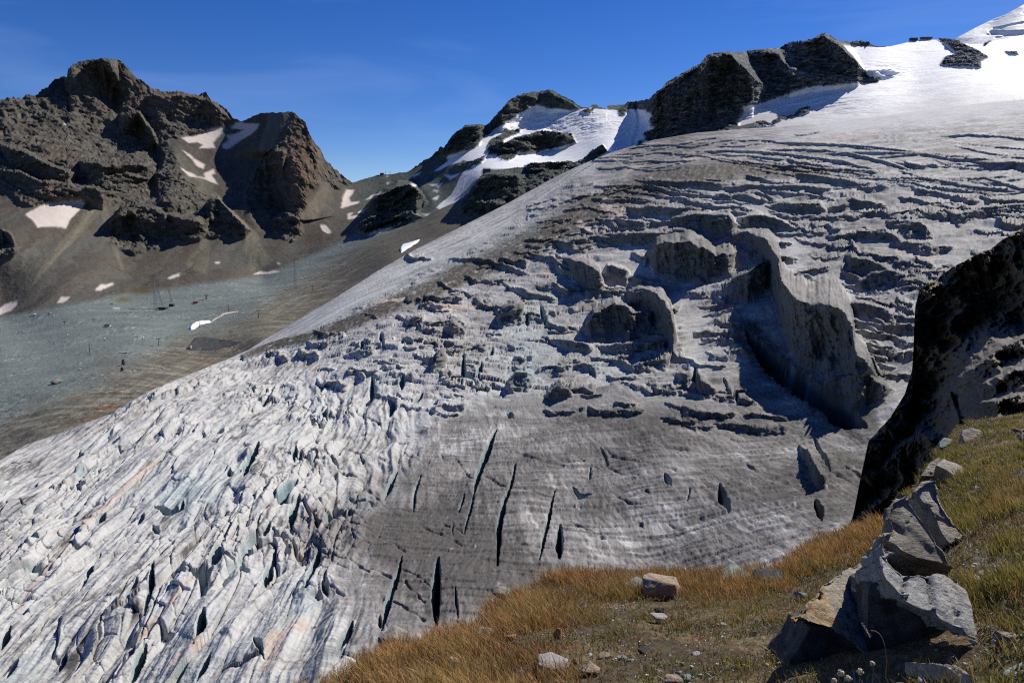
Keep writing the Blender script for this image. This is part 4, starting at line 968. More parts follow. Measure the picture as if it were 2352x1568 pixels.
    # far margin drops to the valley behind
    top = Pm[0]; sx, sy, _ = bearing(U[0], V[0]); rows = []
    lw = 1 - sstep(1380, 1460, us)
    for bk, dn in [(95, 55), (45, 34), (14, 14), (4, 3)]:
        q = top.copy(); b = bk * lw + 3 * bk * (1 - lw)
        q[:, 0] += sx * b; q[:, 1] += sy * b; q[:, 2] -= dn * (.35 + .65 * lw)
        rows.append(q)
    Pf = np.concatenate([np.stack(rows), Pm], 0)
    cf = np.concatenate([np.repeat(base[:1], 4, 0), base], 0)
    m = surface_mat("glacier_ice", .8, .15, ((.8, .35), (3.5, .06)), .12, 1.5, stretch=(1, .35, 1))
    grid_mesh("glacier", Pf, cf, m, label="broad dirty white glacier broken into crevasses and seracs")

build_glacier()
# ------------------------------------------------------------------ near rock wall on the right
def normals_z(Pm):
    dx = np.gradient(Pm, axis=1); dy = np.gradient(Pm, axis=0)
    n = np.cross(dx, dy); n /= np.linalg.norm(n, axis=-1, keepdims=True) + 1e-9
    s = np.sign((n * -Pm).sum(-1, keepdims=True))
    return n * s

def build_crag():
    pts = [(1900,1330,60),(1940,1230,62),(1975,1090,64),(1995,1010,66),(2040,960,67),(2098,800,70),(2090,705,72),(2150,640,71),(2200,612,70),(2352,525,62),(2780,230,52),(2200,760,67),(2352,690,60),(2352,765,57),(2240,790,62),(2200,880,58),
        (2352,800,26),(2270,835,30),(2300,900,18),(2352,940,12),(2260,955,14),(2100,1100,60),(2150,1020,56),(2195,960,46),(2050,1180,60),(2100,1250,50),(1950,1360,56),(2780,700,26),(2780,950,10),(2352,1100,8),(2780,1300,5)]
    Fc = Field(pts, .001)
    top = np.array([(1880,1420),(1925,1300),(1945,1225),(1960,1180),(1978,1090),(1995,1012),(2020,985),(2045,958),(2078,905),(2095,850),(2098,800),(2100,740),(2102,706),(2112,664),(2150,642),(2190,612),(2215,600),(2250,580),(2275,572),(2300,552),(2330,535),(2352,522),(2450,430),(2560,330),(2780,230)], float)  # right end, out of view, raised to block the sun from the cliff
    us = np.arange(1885, 2770, 1.6); R = 520
    tv = np.interp(us, top[:, 0], top[:, 1]) + 3.0 * fbm(us / 11, 0 * us, 0 * us, 3, 700) * sstep(1890, 1960, us)
    t = np.linspace(0, 1, R)[:, None]
    V = rows_under(tv, np.full_like(tv, 1440), t, 45)
    U = np.broadcast_to(us[None], V.shape).copy()
    X0, Y0, Z0 = [place(U, V, Fc(U, V))[..., k].astype(F32) for k in range(3)]
    jv = V + 10 * fbm(U / 45, V / 45, Z0 / 50, 4, 701); ju = U + 10 * fbm(U / 45, V / 45, Z0 / 50, 4, 702)
    crests = [[(2160,700,10),(2200,690,60),(2260,640,60),(2352,610,60),(2500,560,50)], [(2120,760,10),(2180,740,60),(2215,715,60),(2250,700,10)],
      [(2150,890,10),(2190,868,50),(2240,850,50),(2300,795,40),(2352,776,40),(2500,740,40)], [(2190,860,6),(2260,880,30),(2330,850,40),(2400,850,10)],
      [(2130,985,8),(2155,940,40),(2185,905,70),(2200,940,60),(2215,985,20)], [(2200,960,8),(2260,925,30),(2352,905,30),(2450,900,10)], [(2020,1080,8),(2060,1040,80),(2110,1000,90),(2160,1010,30)],
      [(1985,1130,8),(2010,1090,50),(2050,1120,20)], [(2240,650,8),(2290,620,40),(2352,590,30),(2450,560,10)]]
    sh = crest_shift(ju, jv, crests)[0]
    D = Fc(U, V + sh)
    Pm = place(U, V, D).astype(F32); X, Y, Z = Pm[..., 0], Pm[..., 1], Pm[..., 2]
    st = Z + .5 * X - .2 * Y
    a = fbm(U / 75 + V / 300, V / 60, D / 60, 4, 710, ridged=True)
    b = fbm(U / 34, (V + .45 * U) / 13, D / 60, 4, 711, ridged=True)
    c = fbm(U / 22, V / 18, D / 60, 4, 712, gain=.42, ridged=True)
    am = np.clip(D / 30, .3, 1.3)
    D = D - am * (5.5 * (a - .3) + .9 * (b - .3) + 1.1 * (c - .3))
    Pm = place(U, V, D).astype(F32); X, Y, Z = Pm[..., 0], Pm[..., 1], Pm[..., 2]
    nz_ = normals_z(Pm)[..., 2]
    n1 = fbm(U / 50, V / 50, Z / 30, 4, 720); n2 = fbm(U / 9, V / 7, Z / 20, 3, 721)
    base = mixc(col((.06, .045, .030)), col((.115, .095, .072)), sstep(-.3, .35, n1))
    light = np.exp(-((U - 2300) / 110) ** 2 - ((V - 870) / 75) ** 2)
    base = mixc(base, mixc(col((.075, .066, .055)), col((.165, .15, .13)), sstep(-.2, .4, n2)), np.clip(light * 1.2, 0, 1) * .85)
    moss = sstep(.2, .55, nz_ + .25 * n2) * sstep(770, 640, V - .0 * U) * sstep(-.2, .2, n1)
    base = mixc(base, mixc(col((.19, .115, .03)), col((.10, .115, .025)), sstep(2200, 2330, U)), np.clip(moss, 0, 1) * .85)
    m2 = sstep(.72, .9, nz_ + .2 * n2) * (V > 880) * sstep(.1, .3, n1)
    base = mixc(base, col((.14, .10, .035)), m2 * .7)
    dust = sstep(.5, .85, nz_) * (V > 640) * sstep(.1, .35, n2)
    base = mixc(base, col((.16, .14, .115)), dust * .4)
    sx, sy, _ = bearing(U[0], V[0]); rows = []; topr = Pm[0]
    for bk, dn in [(26, 30), (10, 12), (3, 2.5), (.8, .3)]:
        q = topr.copy(); q[:, 0] += sx * bk + .4 * bk; q[:, 1] += sy * bk; q[:, 2] -= dn; rows.append(q)
    Pf = np.concatenate([np.stack(rows), Pm], 0); cf = np.concatenate([np.repeat(base[:1], 4, 0), base], 0)
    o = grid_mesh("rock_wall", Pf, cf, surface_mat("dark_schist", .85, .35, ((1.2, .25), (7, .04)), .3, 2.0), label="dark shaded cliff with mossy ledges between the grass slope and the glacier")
build_crag()

# ------------------------------------------------------------------ the grassy knoll underfoot
fg_pts = [(-400,1900,3.0),(200,1800,3.1),(400,1720,3.3),(700,1590,3.8),(870,1500,4.3),(940,1465,4.7),(1245,1325,5.7),(1550,1315,5.9),(1790,1305,5.8),(2005,1215,6.6),(2100,1120,7.8),(2190,990,10),(2352,955,10),(2780,900,9),
 (1200,1568,2.9),(1500,1568,2.6),(1900,1568,2.35),(2352,1568,2.1),(900,1568,3.3),(1200,1450,3.75),(1500,1430,3.85),(1800,1430,3.7),(2200,1400,2.95),(2352,1300,3.3),(2352,1100,5.6),(2200,1180,5.2),(2780,1500,1.8),(2780,1200,3.4),
 (1200,1750,2.05),(2000,1750,1.75),(700,1750,2.7),(2780,1750,1.5)]
F_fg = Field(fg_pts, .0005, v1=2100)
TOPG = np.array([(-400,2000),(100,1850),(400,1725),(700,1600),(790,1555),(870,1505),(940,1472),(1010,1462),(1090,1446),(1130,1400),(1180,1372),(1220,1346),(1245,1331),(1300,1324),(1550,1320),(1700,1322),(1790,1310),(1840,1280),(1880,1244),(1950,1226),(2005,1217),(2050,1170),(2100,1112),(2150,1046),(2190,985),(2240,965),(2352,948),(2780,895)], float)

def fg_point(u, v):
    return place(u, v, F_fg(np.asarray(u, float), np.asarray(v, float)))

def build_knoll():
    us = np.arange(-380, 2770, 3.0); R = 300
    tv = np.interp(us, TOPG[:, 0], TOPG[:, 1])
    t = np.linspace(0, 1, R)[:, None]
    bot = np.maximum(1900, tv + 80)
    V = tv[None] + (bot - tv)[None] * t
    U = np.broadcast_to(us[None], V.shape).copy()
    Pm = place(U, V, F_fg(U, V)).astype(F32); X, Y, Z = Pm[..., 0], Pm[..., 1], Pm[..., 2]
    zero = 0 * X
    bumps = .05 * fbm(X / .55, Y / .55, zero, 3, 800) + .018 * fbm(X / .09, Y / .09, zero, 3, 801)
    Pm[..., 2] += bumps * sstep(0, .05, t)
    n1 = fbm(X / .5, Y / .5, zero, 4, 810); n2 = fbm(X / .12, Y / .12, zero, 4, 811); n3 = fbm(X / .03, Y / .03, zero, 2, 812)
    base = mixc(col((.07, .05, .03)), col((.13, .085, .038)), sstep(-.2, .3, n1 + .5 * n2))
    base = mixc(base, col((.06, .075, .022)), .6 * sstep(0, .35, n2))
    base = mixc(base, col((.20, .18, .15)), .65 * sstep(.18, .42, n3 + .5 * n1))
    gr = np.exp(-((U - 2270) / 60) ** 2 - ((V - 1310) / 40) ** 2)
    base = mixc(base, col((.3, .27, .22)), np.clip(gr * 1.3, 0, 1) * sstep(-.2, .2, n3))
    sx, sy, _ = bearing(U[0], V[0]); rows = []; topr = Pm[0]
    for bk, dn in [(6, 14), (3, 6), (1.2, 1.8), (.45, .45), (.15, .1)]:
        q = topr.copy(); q[:, 0] += sx * bk; q[:, 1] += sy * bk; q[:, 2] -= dn; rows.append(q)
    Pf = np.concatenate([np.stack(rows), Pm], 0); cf = np.concatenate([np.repeat(base[:1], 5, 0), base], 0)
    grid_mesh("ground", Pf, cf, surface_mat("mountain_turf_soil", .95, .2, ((18, .03), (70, .008)), .35, 30), label="grassy knoll in the foreground")
build_knoll()

# ------------------------------------------------------------------ small builders for single things
def tag(o, label, cat, group=None, kind=None):
    if label: o['label'] = label
    if cat: o['category'] = cat
    if group: o['group'] = group
    if kind: o['kind'] = kind
    return o

def empty(name, loc):
    o = bpy.data.objects.new(name, None); o.location = loc; o.empty_display_size = .1; C.objects.link(o); return o

def paint(name, c, rough=.6, metal=0.0, vary=.12, scale=6.0, bump=0.0):
    m = bpy.data.materials.new(name); m.use_nodes = True
    t = m.node_tree; b = t.nodes['Principled BSDF']
    b.inputs['Roughness'].default_value = rough; b.inputs['Metallic'].default_value = metal
    tc = t.nodes.new('ShaderNodeTexCoord'); n = t.nodes.new('ShaderNodeTexNoise'); n.inputs['Scale'].default_value = scale; n.inputs['Detail'].default_value = 6
    t.links.new(tc.outputs['Object'], n.inputs['Vector'])
    r = t.nodes.new('ShaderNodeMapRange'); r.inputs[1].default_value = .3; r.inputs[2].default_value = .7; r.inputs[3].default_value = 1 - vary; r.inputs[4].default_value = 1 + vary
    t.links.new(n.outputs['Fac'], r.inputs[0])
    s = t.nodes.new('ShaderNodeVectorMath'); s.operation = 'SCALE'; s.inputs[0].default_value = c[:3]
    t.links.new(r.outputs[0], s.inputs['Scale']); t.links.new(s.outputs[0], b.inputs['Base Color'])
    if bump:
        bp = t.nodes.new('ShaderNodeBump'); bp.inputs['Distance'].default_value = bump; t.links.new(n.outputs['Fac'], bp.inputs['Height']); t.links.new(bp.outputs[0], b.inputs['Normal'])
    return m

def bm_box(bm, c, s, rz=0.0, taper=1.0):
    M = Matrix.Translation(Vector(c)) @ Matrix.Rotation(rz, 4, 'Z') @ Matrix.Diagonal((s[0], s[1], s[2], 1))
    r = bmesh.ops.create_cube(bm, size=1.0, matrix=M)
    if taper != 1.0:
        zm = max(v.co.z for v in r['verts'])
        for v in r['verts']:
            if abs(v.co.z - zm) < 1e-5:
                v.co.x = c[0] + (v.co.x - c[0]) * taper; v.co.y = c[1] + (v.co.y - c[1]) * taper

def bm_bar(bm, a, b, r, seg=5, r2=None):
    a = Vector(a); b = Vector(b); d = b - a
    q = d.to_track_quat('Z', 'Y').to_matrix().to_4x4()
    bmesh.ops.create_cone(bm, cap_ends=True, segments=seg, radius1=r, radius2=r if r2 is None else r2, depth=d.length, matrix=Matrix.Translation((a + b) / 2) @ q)

def bm_obj(name, bm, mat, parent=None, loc=None, smooth=False):
    me = bpy.data.meshes.new(name)
    bm.to_mesh(me); bm.free(); me.materials.append(mat)
    if smooth:
        for p in me.polygons: p.use_smooth = True
    o = bpy.data.objects.new(name, me); C.objects.link(o)
    if parent is not None: o.parent = parent
    if loc is not None: o.location = loc
    return o

# ------------------------------------------------------------------ boulders
def rock_mat(name, c1, c2, c3, scale, lichen=(.35, .36, .08), rough=.8):
    m = bpy.data.materials.new(name); m.use_nodes = True
    t = m.node_tree; b = t.nodes['Principled BSDF']; b.inputs['Roughness'].default_value = rough; b.inputs['Specular IOR Level'].default_value = .35
    tc = t.nodes.new('ShaderNodeTexCoord')
    def noise(s, d=6, r=.6, st=None):
        n = t.nodes.new('ShaderNodeTexNoise'); n.inputs['Scale'].default_value = s; n.inputs['Detail'].default_value = d; n.inputs['Roughness'].default_value = r
        if st:
            mp = t.nodes.new('ShaderNodeMapping'); mp.inputs['Scale'].default_value = st[0]; mp.inputs['Rotation'].default_value = st[1]
            t.links.new(tc.outputs['Object'], mp.inputs[0]); t.links.new(mp.outputs[0], n.inputs['Vector'])
        else:
            t.links.new(tc.outputs['Object'], n.inputs['Vector'])
        return n
    def ramp(n, a, bb, ca, cb):
        r = t.nodes.new('ShaderNodeValToRGB'); r.color_ramp.elements[0].position = a; r.color_ramp.elements[1].position = bb
        r.color_ramp.elements[0].color = (*ca, 1); r.color_ramp.elements[1].color = (*cb, 1); t.links.new(n.outputs['Fac'], r.inputs[0]); return r
    n1 = noise(scale); r1 = ramp(n1, .35, .62, c1, c2)
    n2 = noise(scale * .5, 4); r2 = ramp(n2, .48, .62, (0, 0, 0), (1, 1, 1))
    mx = t.nodes.new('ShaderNodeMixRGB'); t.links.new(r2.outputs[0], mx.inputs[0]); t.links.new(r1.outputs[0], mx.inputs[1]); mx.inputs[2].default_value = (*c3, 1)
    n3 = noise(scale * 2.3, 5, .7); r3 = ramp(n3, .66, .70, (0, 0, 0), (.8, .8, .8))
    m3 = t.nodes.new('ShaderNodeMixRGB'); t.links.new(r3.outputs[0], m3.inputs[0]); t.links.new(mx.outputs[0], m3.inputs[1]); m3.inputs[2].default_value = (*lichen, 1)
    n4 = noise(scale * 12, 6, .75); r4 = t.nodes.new('ShaderNodeMapRange'); r4.inputs[1].default_value = .3; r4.inputs[2].default_value = .7; r4.inputs[3].default_value = .6; r4.inputs[4].default_value = 1.4
    t.links.new(n4.outputs['Fac'], r4.inputs[0])
    s = t.nodes.new('ShaderNodeVectorMath'); s.operation = 'SCALE'; t.links.new(m3.outputs[0], s.inputs[0]); t.links.new(r4.outputs[0], s.inputs['Scale'])
    t.links.new(s.outputs[0], b.inputs['Base Color'])
    n5 = noise(scale * 4, 8, .65, ((1, 1, 3.5), (.5, .3, 0)))
    bp = t.nodes.new('ShaderNodeBump'); bp.inputs['Strength'].default_value = .9; bp.inputs['Distance'].default_value = .22 / scale
    t.links.new(n5.outputs['Fac'], bp.inputs['Height'])
    b2 = t.nodes.new('ShaderNodeBump'); b2.inputs['Strength'].default_value = .7; b2.inputs['Distance'].default_value = .05 / scale
    t.links.new(n4.outputs['Fac'], b2.inputs['Height']); t.links.new(bp.outputs[0], b2.inputs['Normal']); t.links.new(b2.outputs[0], b.inputs['Normal'])
    return m

M_tan = rock_mat("ochre_gneiss", (.19, .165, .13), (.42, .37, .29), (.42, .26, .11), 5)
M_grey = rock_mat("silver_schist", (.2, .2, .195), (.5, .5, .485), (.37, .33, .27), 5)
M_mix = rock_mat("mottled_schist", (.17, .15, .125), (.40, .36, .31), (.36, .26, .14), 6)
M_green = rock_mat("green_schist", (.13, .17, .155), (.24, .29, .27), (.19, .19, .16), 14, (.3, .32, .2))
M_dark = rock_mat("slate_and_shade_rock", (.02, .021, .023), (.055, .058, .06), (.10, .10, .10), 14, (.2, .22, .15))  # slate stones, and the near-black filler rocks that stand in for shade
M_pale = rock_mat("pale_stone", (.24, .235, .22), (.38, .37, .355), (.3, .26, .22), 16, (.5, .5, .45))
M_orange = rock_mat("rusty_stone", (.30, .13, .05), (.42, .22, .1), (.34, .2, .12), 16, (.5, .3, .1))
M_sand = rock_mat("sandy_stone", (.27, .2, .14), (.42, .33, .24), (.34, .23, .15), 12, (.55, .45, .3))

def refine(bm, L, rounds):
    bmesh.ops.triangulate(bm, faces=bm.faces[:])
    for _ in range(rounds):
        es = [e for e in bm.edges if e.calc_length() > L]
        if not es: break
        bmesh.ops.subdivide_edges(bm, edges=es, cuts=1)
        bmesh.ops.triangulate(bm, faces=[f for f in bm.faces if len(f.verts) > 3])

def np_disp(bm, amp, size, seed, strata=None, keep_flat=.5):
    bm.normal_update()
    vs = bm.verts[:]
    co = np.array([v.co[:] for v in vs], F32); no = np.array([v.normal[:] for v in vs], F32)
    x, y, z = co.T
    k = 1 / size
    d = fbm(x * k, y * k, z * k, 5, seed, gain=.55)
    r = fbm(x * k * 2.2, y * k * 2.2, z * k * 2.2, 4, seed + 9, ridged=True) - .4
    tot = amp * (d + .35 * r)
    if strata is not None:
        s = co @ np.array(strata[:3], F32)
        ph = s / strata[3] + .7 * fbm(x * k * .8, y * k * .8, z * k * .8, 3, seed + 20)
        f = ph - np.floor(ph)
        tot = tot + strata[4] * (sstep(0, .25, f) * (1 - f) - .4)
        tot = tot - strata[4] * 1.6 * np.exp(-(np.minimum(f, 1 - f) / .05) ** 2) * sstep(-.1, .3, fbm(x * k * 1.5, y * k * 1.5, z * k * 1.5, 2, seed + 30))
    if strata is not None:
        q = 5 * fbm(x / .42, y / .42, z / .42, 4, seed + 40, gain=.45); fr = q - np.floor(q)
        tot = tot + .008 * (np.floor(q) + sstep(.0, .10, fr)) - .02
        cr = fbm(x / .3, y / .3, z / .3, 3, seed + 44, ridged=True)
        tot = tot - .02 * sstep(.86, .96, cr)
    co = co + no * tot[:, None]
    for v, c in zip(vs, co.tolist()): v.co = c

def ray_plane(u, v, p0, n):
    d = Vector([float(c) for c in place(u, v, 1.0)])
    return d * (p0.dot(n) / d.dot(n))

def slab(name, outline, anchor, normal, drop, shrink, mat, label, cat="boulder", amp=.018, size=.25, strata=None, seed=1, L=.016, group=None):
    """a broken rock slab: its upper face lies in a tilted plane through a measured point, its body goes down into the turf"""
    n = Vector(normal).normalized(); p0 = P3(*anchor)
    top = [ray_plane(u, v, p0, n) for u, v in outline]
    c = sum(top, Vector()) / len(top)
    drop = Vector(drop)
    bm = bmesh.new()
    tv = [bm.verts.new(p) for p in top]
    mid = [bm.verts.new(c + (p - c) * (1 - (1 - shrink) * .35) + drop * .45) for p in top]
    bv = [bm.verts.new(c + (p - c) * shrink + drop) for p in top]
    bm.faces.new(tv); bm.faces.new(bv[::-1])
    k = len(top)
    for ring0, ring1 in ((tv, mid), (mid, bv)):
        for i in range(k):
            bm.faces.new([ring0[i], ring1[i], ring1[(i + 1) % k], ring0[(i + 1) % k]])
    bmesh.ops.recalc_face_normals(bm, faces=bm.faces[:])
    base = c + drop
    for v in bm.verts: v.co -= base
    refine(bm, L, 8)
    np_disp(bm, amp, size, seed, strata)
    o = bm_obj(name, bm, mat, loc=base, smooth=True)
    tag(o, label, cat, group)
    return o

def B5(*p): return cv(p, .2432, 1780, .2432, 1205.8)
def B1(*p): return cv(p, .3896, 1435.5, .3896, 976.1)
G_b = "big rock slabs leaning together at the lower right"
slab("boulder", B5((150,900),(210,830),(330,680),(440,545),(560,455),(720,375),(830,300),(960,240),(1050,330),(1080,600),(1060,900),(1000,1150),(885,1260),(780,1150),(680,1060),(520,965),(340,915),(240,880)),
     (1990,1505,2.65), (.30, -.28, .90), (.18, .42, -.30), .5, M_tan, "large ochre and grey slab with overhanging dark underside, leftmost of the big rocks", amp=.022, size=.3, strata=(.2, -.1, .9, .13, .008), seed=3, group=G_b)
slab("boulder", B5((975,265),(1050,200),(1095,180),(1115,300),(1180,370),(1300,430),(1500,430),(1620,440),(1720,500),(1800,640),(1860,760),(1930,1010),(1925,1100),(1830,1060),(1700,990),(1560,895),(1380,805),(1200,700),(1130,600),(1040,500),(985,360)),
     (2249,1470,2.50), (.2, -.4, .9), (.10, .55, -.36), .5, M_grey, "broad silver grey slab with flaking layers, in the middle of the big rocks", amp=.014, size=.25, strata=(.75, -.3, -.3, .085, .013), seed=5, group=G_b)
slab("boulder", B1((1640,376),(1580,430),(1535,470),(1525,540),(1545,600),(1500,640),(1530,690),(1580,700),(1620,740),(1720,790),(1850,815),(1950,850),(1915,760),(1860,690),(1800,600),(1740,520),(1700,450),(1670,410)),
     (2130,1230,3.45), (.12, -.62, .78), (.1, .34, -.5), .9, M_mix, "pointed brownish slab with yellow lichen standing behind the silver slab", amp=.014, size=.25, strata=(.3, -.2, .9, .12, .012), seed=8, group=G_b)
slab("boulder", B1((1690,382),(1750,312),(1830,300),(1870,360),(1900,470),(1960,560),(2025,640),(2000,675),(1905,705),(1870,640),(1830,570),(1760,480)),
     (2160,1150,4.4), (.10, -.62, .78), (.06, .3, -.3), .95, M_mix, "narrow weathered slab leaning just behind the pointed slab at the edge of the grass", amp=.014, size=.22, strata=(.3, -.2, .9, .1, .012), seed=12, group=G_b)
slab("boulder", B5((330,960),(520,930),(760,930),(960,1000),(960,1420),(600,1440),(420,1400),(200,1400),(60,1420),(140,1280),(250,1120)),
     (1900,1500,2.78), (-.2, -.9, .25), (.06, .35, -.15), .95, M_dark, "added rock foot, near-black to imitate shade below the ochre slab", amp=.02, size=.25, seed=33, group=G_b)  # filler rock, coloured near-black so the underside reads as shade
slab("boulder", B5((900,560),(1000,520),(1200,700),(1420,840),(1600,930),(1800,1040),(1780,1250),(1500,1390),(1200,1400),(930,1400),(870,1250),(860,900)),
     (2060,1440,2.72), (-.35, -.85, .15), (.10, .35, -.15), .95, M_dark, "added rock face, near-black to imitate shade in the hollow under the silver slab", amp=.02, size=.25, seed=31, group=G_b)  # filler rock, coloured near-black to deepen the shaded hollow
slab("boulder", B1((1835,240),(1880,200),(1960,230),(2040,280),(2060,300),(1990,310),(1940,300),(1900,270)), (2190,1075,7.0), (.2, -.3, .92), (.0, .08, -.12), .8, M_mix, "flat weathered rock lying in the short turf above the leaning slabs", seed=14)
slab("boulder", B1((1745,300),(1800,220),(1850,190),(1900,240),(1960,330),(1940,370),(1880,380),(1830,300)), (2150,1080,7.2), (.1, -.6, .8), (.03, .15, -.25), .85, M_mix, "lumpy lichen-spotted rock at the rim of the dark drop, above the narrow slab", seed=17, amp=.03)
slab("boulder", B1((1985,60),(1990,30),(2040,20),(2090,40),(2080,70),(2040,100),(2000,100)), (2235,1000,9.0), (.1, -.6, .8), (.03, .1, -.12), .85, M_mix, "grey rock half sunk in the upper grass slope near the right edge", seed=19, amp=.03)
slab("boulder", B1((1855,100),(1880,75),(1925,85),(1920,110),(1880,130),(1855,130)), (2170,1014,9.1), (.1, -.5, .8), (.0, .1, -.12), .9, M_green, "small yellow green lichened rock on the rim of the slope", seed=21, amp=.02)
slab("boulder", B5((2150,1410),(2200,1360),(2290,1300),(2380,1270),(2450,1400),(2450,1520),(2352,1500),(2250,1450)), (2340,1540,2.2), (.2, -.3, .9), (.0, .1, -.22), .9, M_green, "green grey rock in the bottom right corner", seed=23)

def stone(name, u0, u1, v0, v1, mat, label, cat="stone", seed=0, flat=.6, group=None, dark=False, tilt=0.0):
    """one angular stone resting on the turf; widths measured from the photo"""
    uc = (u0 + u1) / 2
    foot = v1 - .12 * (v1 - v0)
    p = fg_point(uc, foot); p = Vector([float(c) for c in p])
    s = p.length / FL
    wd = (u1 - u0) * s; ht = (v1 - v0) * s
    rng = random.Random(seed)
    bm = bmesh.new()
    pts = []
    for i in range(16):
        a = rng.uniform(0, 2 * math.pi); zz = rng.uniform(-1, 1); r = math.sqrt(max(0, 1 - zz * zz)) ** .5
        pts.append(bm.verts.new((math.cos(a) * r * .5 * wd, math.sin(a) * r * .45 * wd, zz * .5 * ht * 1.05)))
    bmesh.ops.convex_hull(bm, input=pts)
    for v in [v for v in bm.verts if not v.link_faces]: bm.verts.remove(v)
    bmesh.ops.rotate(bm, verts=bm.verts, cent=(0, 0, 0), matrix=Matrix.Rotation(tilt, 3, 'Y'))
    xs = [v.co.x for v in bm.verts]; k = wd / (max(xs) - min(xs)); zs = [v.co.z for v in bm.verts]; kz = ht / (max(zs) - min(zs))
    for v in bm.verts: v.co.x *= k; v.co.z *= kz * .95
    refine(bm, wd * .09, 5)
    np_disp(bm, wd * .05, wd * .5, seed)
    zlo = min(v.co.z for v in bm.verts)
    o = bm_obj(name, bm, mat, loc=p + Vector((0, 0, -zlo * .75)), smooth=False)
    for pg in o.data.polygons: pg.use_smooth = True
    tag(o, label, cat, group)
    return o
G_s = "loose stones in the foreground grass"
STONES = [
 (1472,1552,1320,1376,M_sand,"squared sandy tan block, largest stone in the grass",.1),(1427,1476,1330,1358,M_green,"low green stone touching the left side of the tan block",0),
 (1639,1729,1303,1336,M_green,"long flat grey green slab on the grass rim",.05),(1729,1795,1309,1348,M_dark,"dark shaded block at the right end of the long green slab",-.1),
 (1825,1852,1358,1380,M_green,"small blue green stone near the top edge of the ochre boulder",.3),(1492,1528,1411,1425,M_pale,"thin pale flat stone below the tan block",0),
 (1466,1497,1487,1501,M_dark,"small dark slate stone on bare soil",.1),(1376,1406,1499,1513,M_sand,"small cream coloured flat stone left of the dark slate stone",0),
 (1723,1738,1445,1464,M_pale,"little pale upright stone between the grass and the ochre boulder",.2),(1588,1611,1498,1509,M_pale,"little light grey flat stone in the middle of the short turf",0),
 (1567,1592,1551,1562,M_green,"little greenish stone at the bottom edge right of a sandy one",0),(1527,1565,1553,1575,M_sand,"sandy stone cut by the bottom edge of the photo",.1),
 (1500,1526,1390,1408,M_dark,"dark blue grey stone in the shade below the tan block",.2),(1800,1822,1480,1496,M_green,"grey green stone beside the shadow of the ochre boulder",0),
 (1097,1139,1442,1466,M_pale,"rounded light grey stone in long grass on the left",.05),(1164,1188,1455,1475,M_orange,"rusty orange stone just right of the rounded light grey stone",.1),
 (1176,1199,1471,1487,M_dark,"grey stone touching the rusty stone from below",.0),(1032,1056,1505,1533,M_sand,"brownish peach stone low on the left in long grass",.2),
 (1271,1292,1437,1470,M_orange,"upright rusty orange stone standing alone in the grass",.1),(1230,1294,1508,1542,M_pale,"big pale grey stone with a dark left side near the bottom",.05),
 (1337,1376,1525,1553,M_sand,"sandy rounded stone right of the big pale grey stone",.1),(1313,1328,1505,1527,M_orange,"small pink brown leaning stone",.4),
 (1330,1347,1384,1401,M_pale,"whitish crumbly stone in the tall grass",.1),(1440,1452,1513,1522,M_pale,"tiny bright white stone on bare soil",0),
 (1132,1174,1348,1374,M_mix,"dark green lichened rock on the rim where the grass dips",.3),(874,940,1446,1482,M_mix,"brown rim rock at the lower left edge of the grass",-.3),
 (2235,2262,1325,1345,M_pale,"pale stone among gravel on the right slope",.0),(2290,2330,1455,1475,M_mix,"small brown rock in green grass near the right edge",.1),
 (1418,1440,1505,1514,M_green,"small grey green stone touching the cream flat stone",0),(1655,1668,1430,1437,M_pale,"small chalky stone below the long flat slab",0),
]
for i, (a, b, c, d, m, lab, tl) in enumerate(STONES):
    stone("stone", a, b, c, d, m, lab, seed=40 + i, group=G_s, tilt=tl)
# ------------------------------------------------------------------ grass, turf and gravel
def to_uv(P):
    X, Y, Z = P[:, 0], P[:, 1], P[:, 2]
    f = Y * CP + Z * SP; up = -Y * SP + Z * CP
    return 1176 + FL * X / f, 784 - FL * up / f

def fg_scatter(n, rng, u0=300, u1=2700, vmax=1720):
    """points spread evenly by area over the knoll"""
    out = []
    while sum(len(o[0]) for o in out) < n:
        u = rng.uniform(u0, u1, n * 3); v = rng.uniform(930, vmax, n * 3)
        ok = v > np.interp(u, TOPG[:, 0], TOPG[:, 1]) + 1
        u, v = u[ok], v[ok]
        d = F_fg(u, v)
        # true ground area seen per unit of bearing grows as distance cubed
        wgt = d ** 3 / (10.5 ** 3)
        k = rng.uniform(0, 1, len(u)) < np.minimum(1, wgt * 4)
        out.append((u[k], v[k], d[k]))
    u = np.concatenate([o[0] for o in out])[:n]; v = np.concatenate([o[1] for o in out])[:n]; d = np.concatenate([o[2] for o in out])[:n]
    return u, v, place(u, v, d)

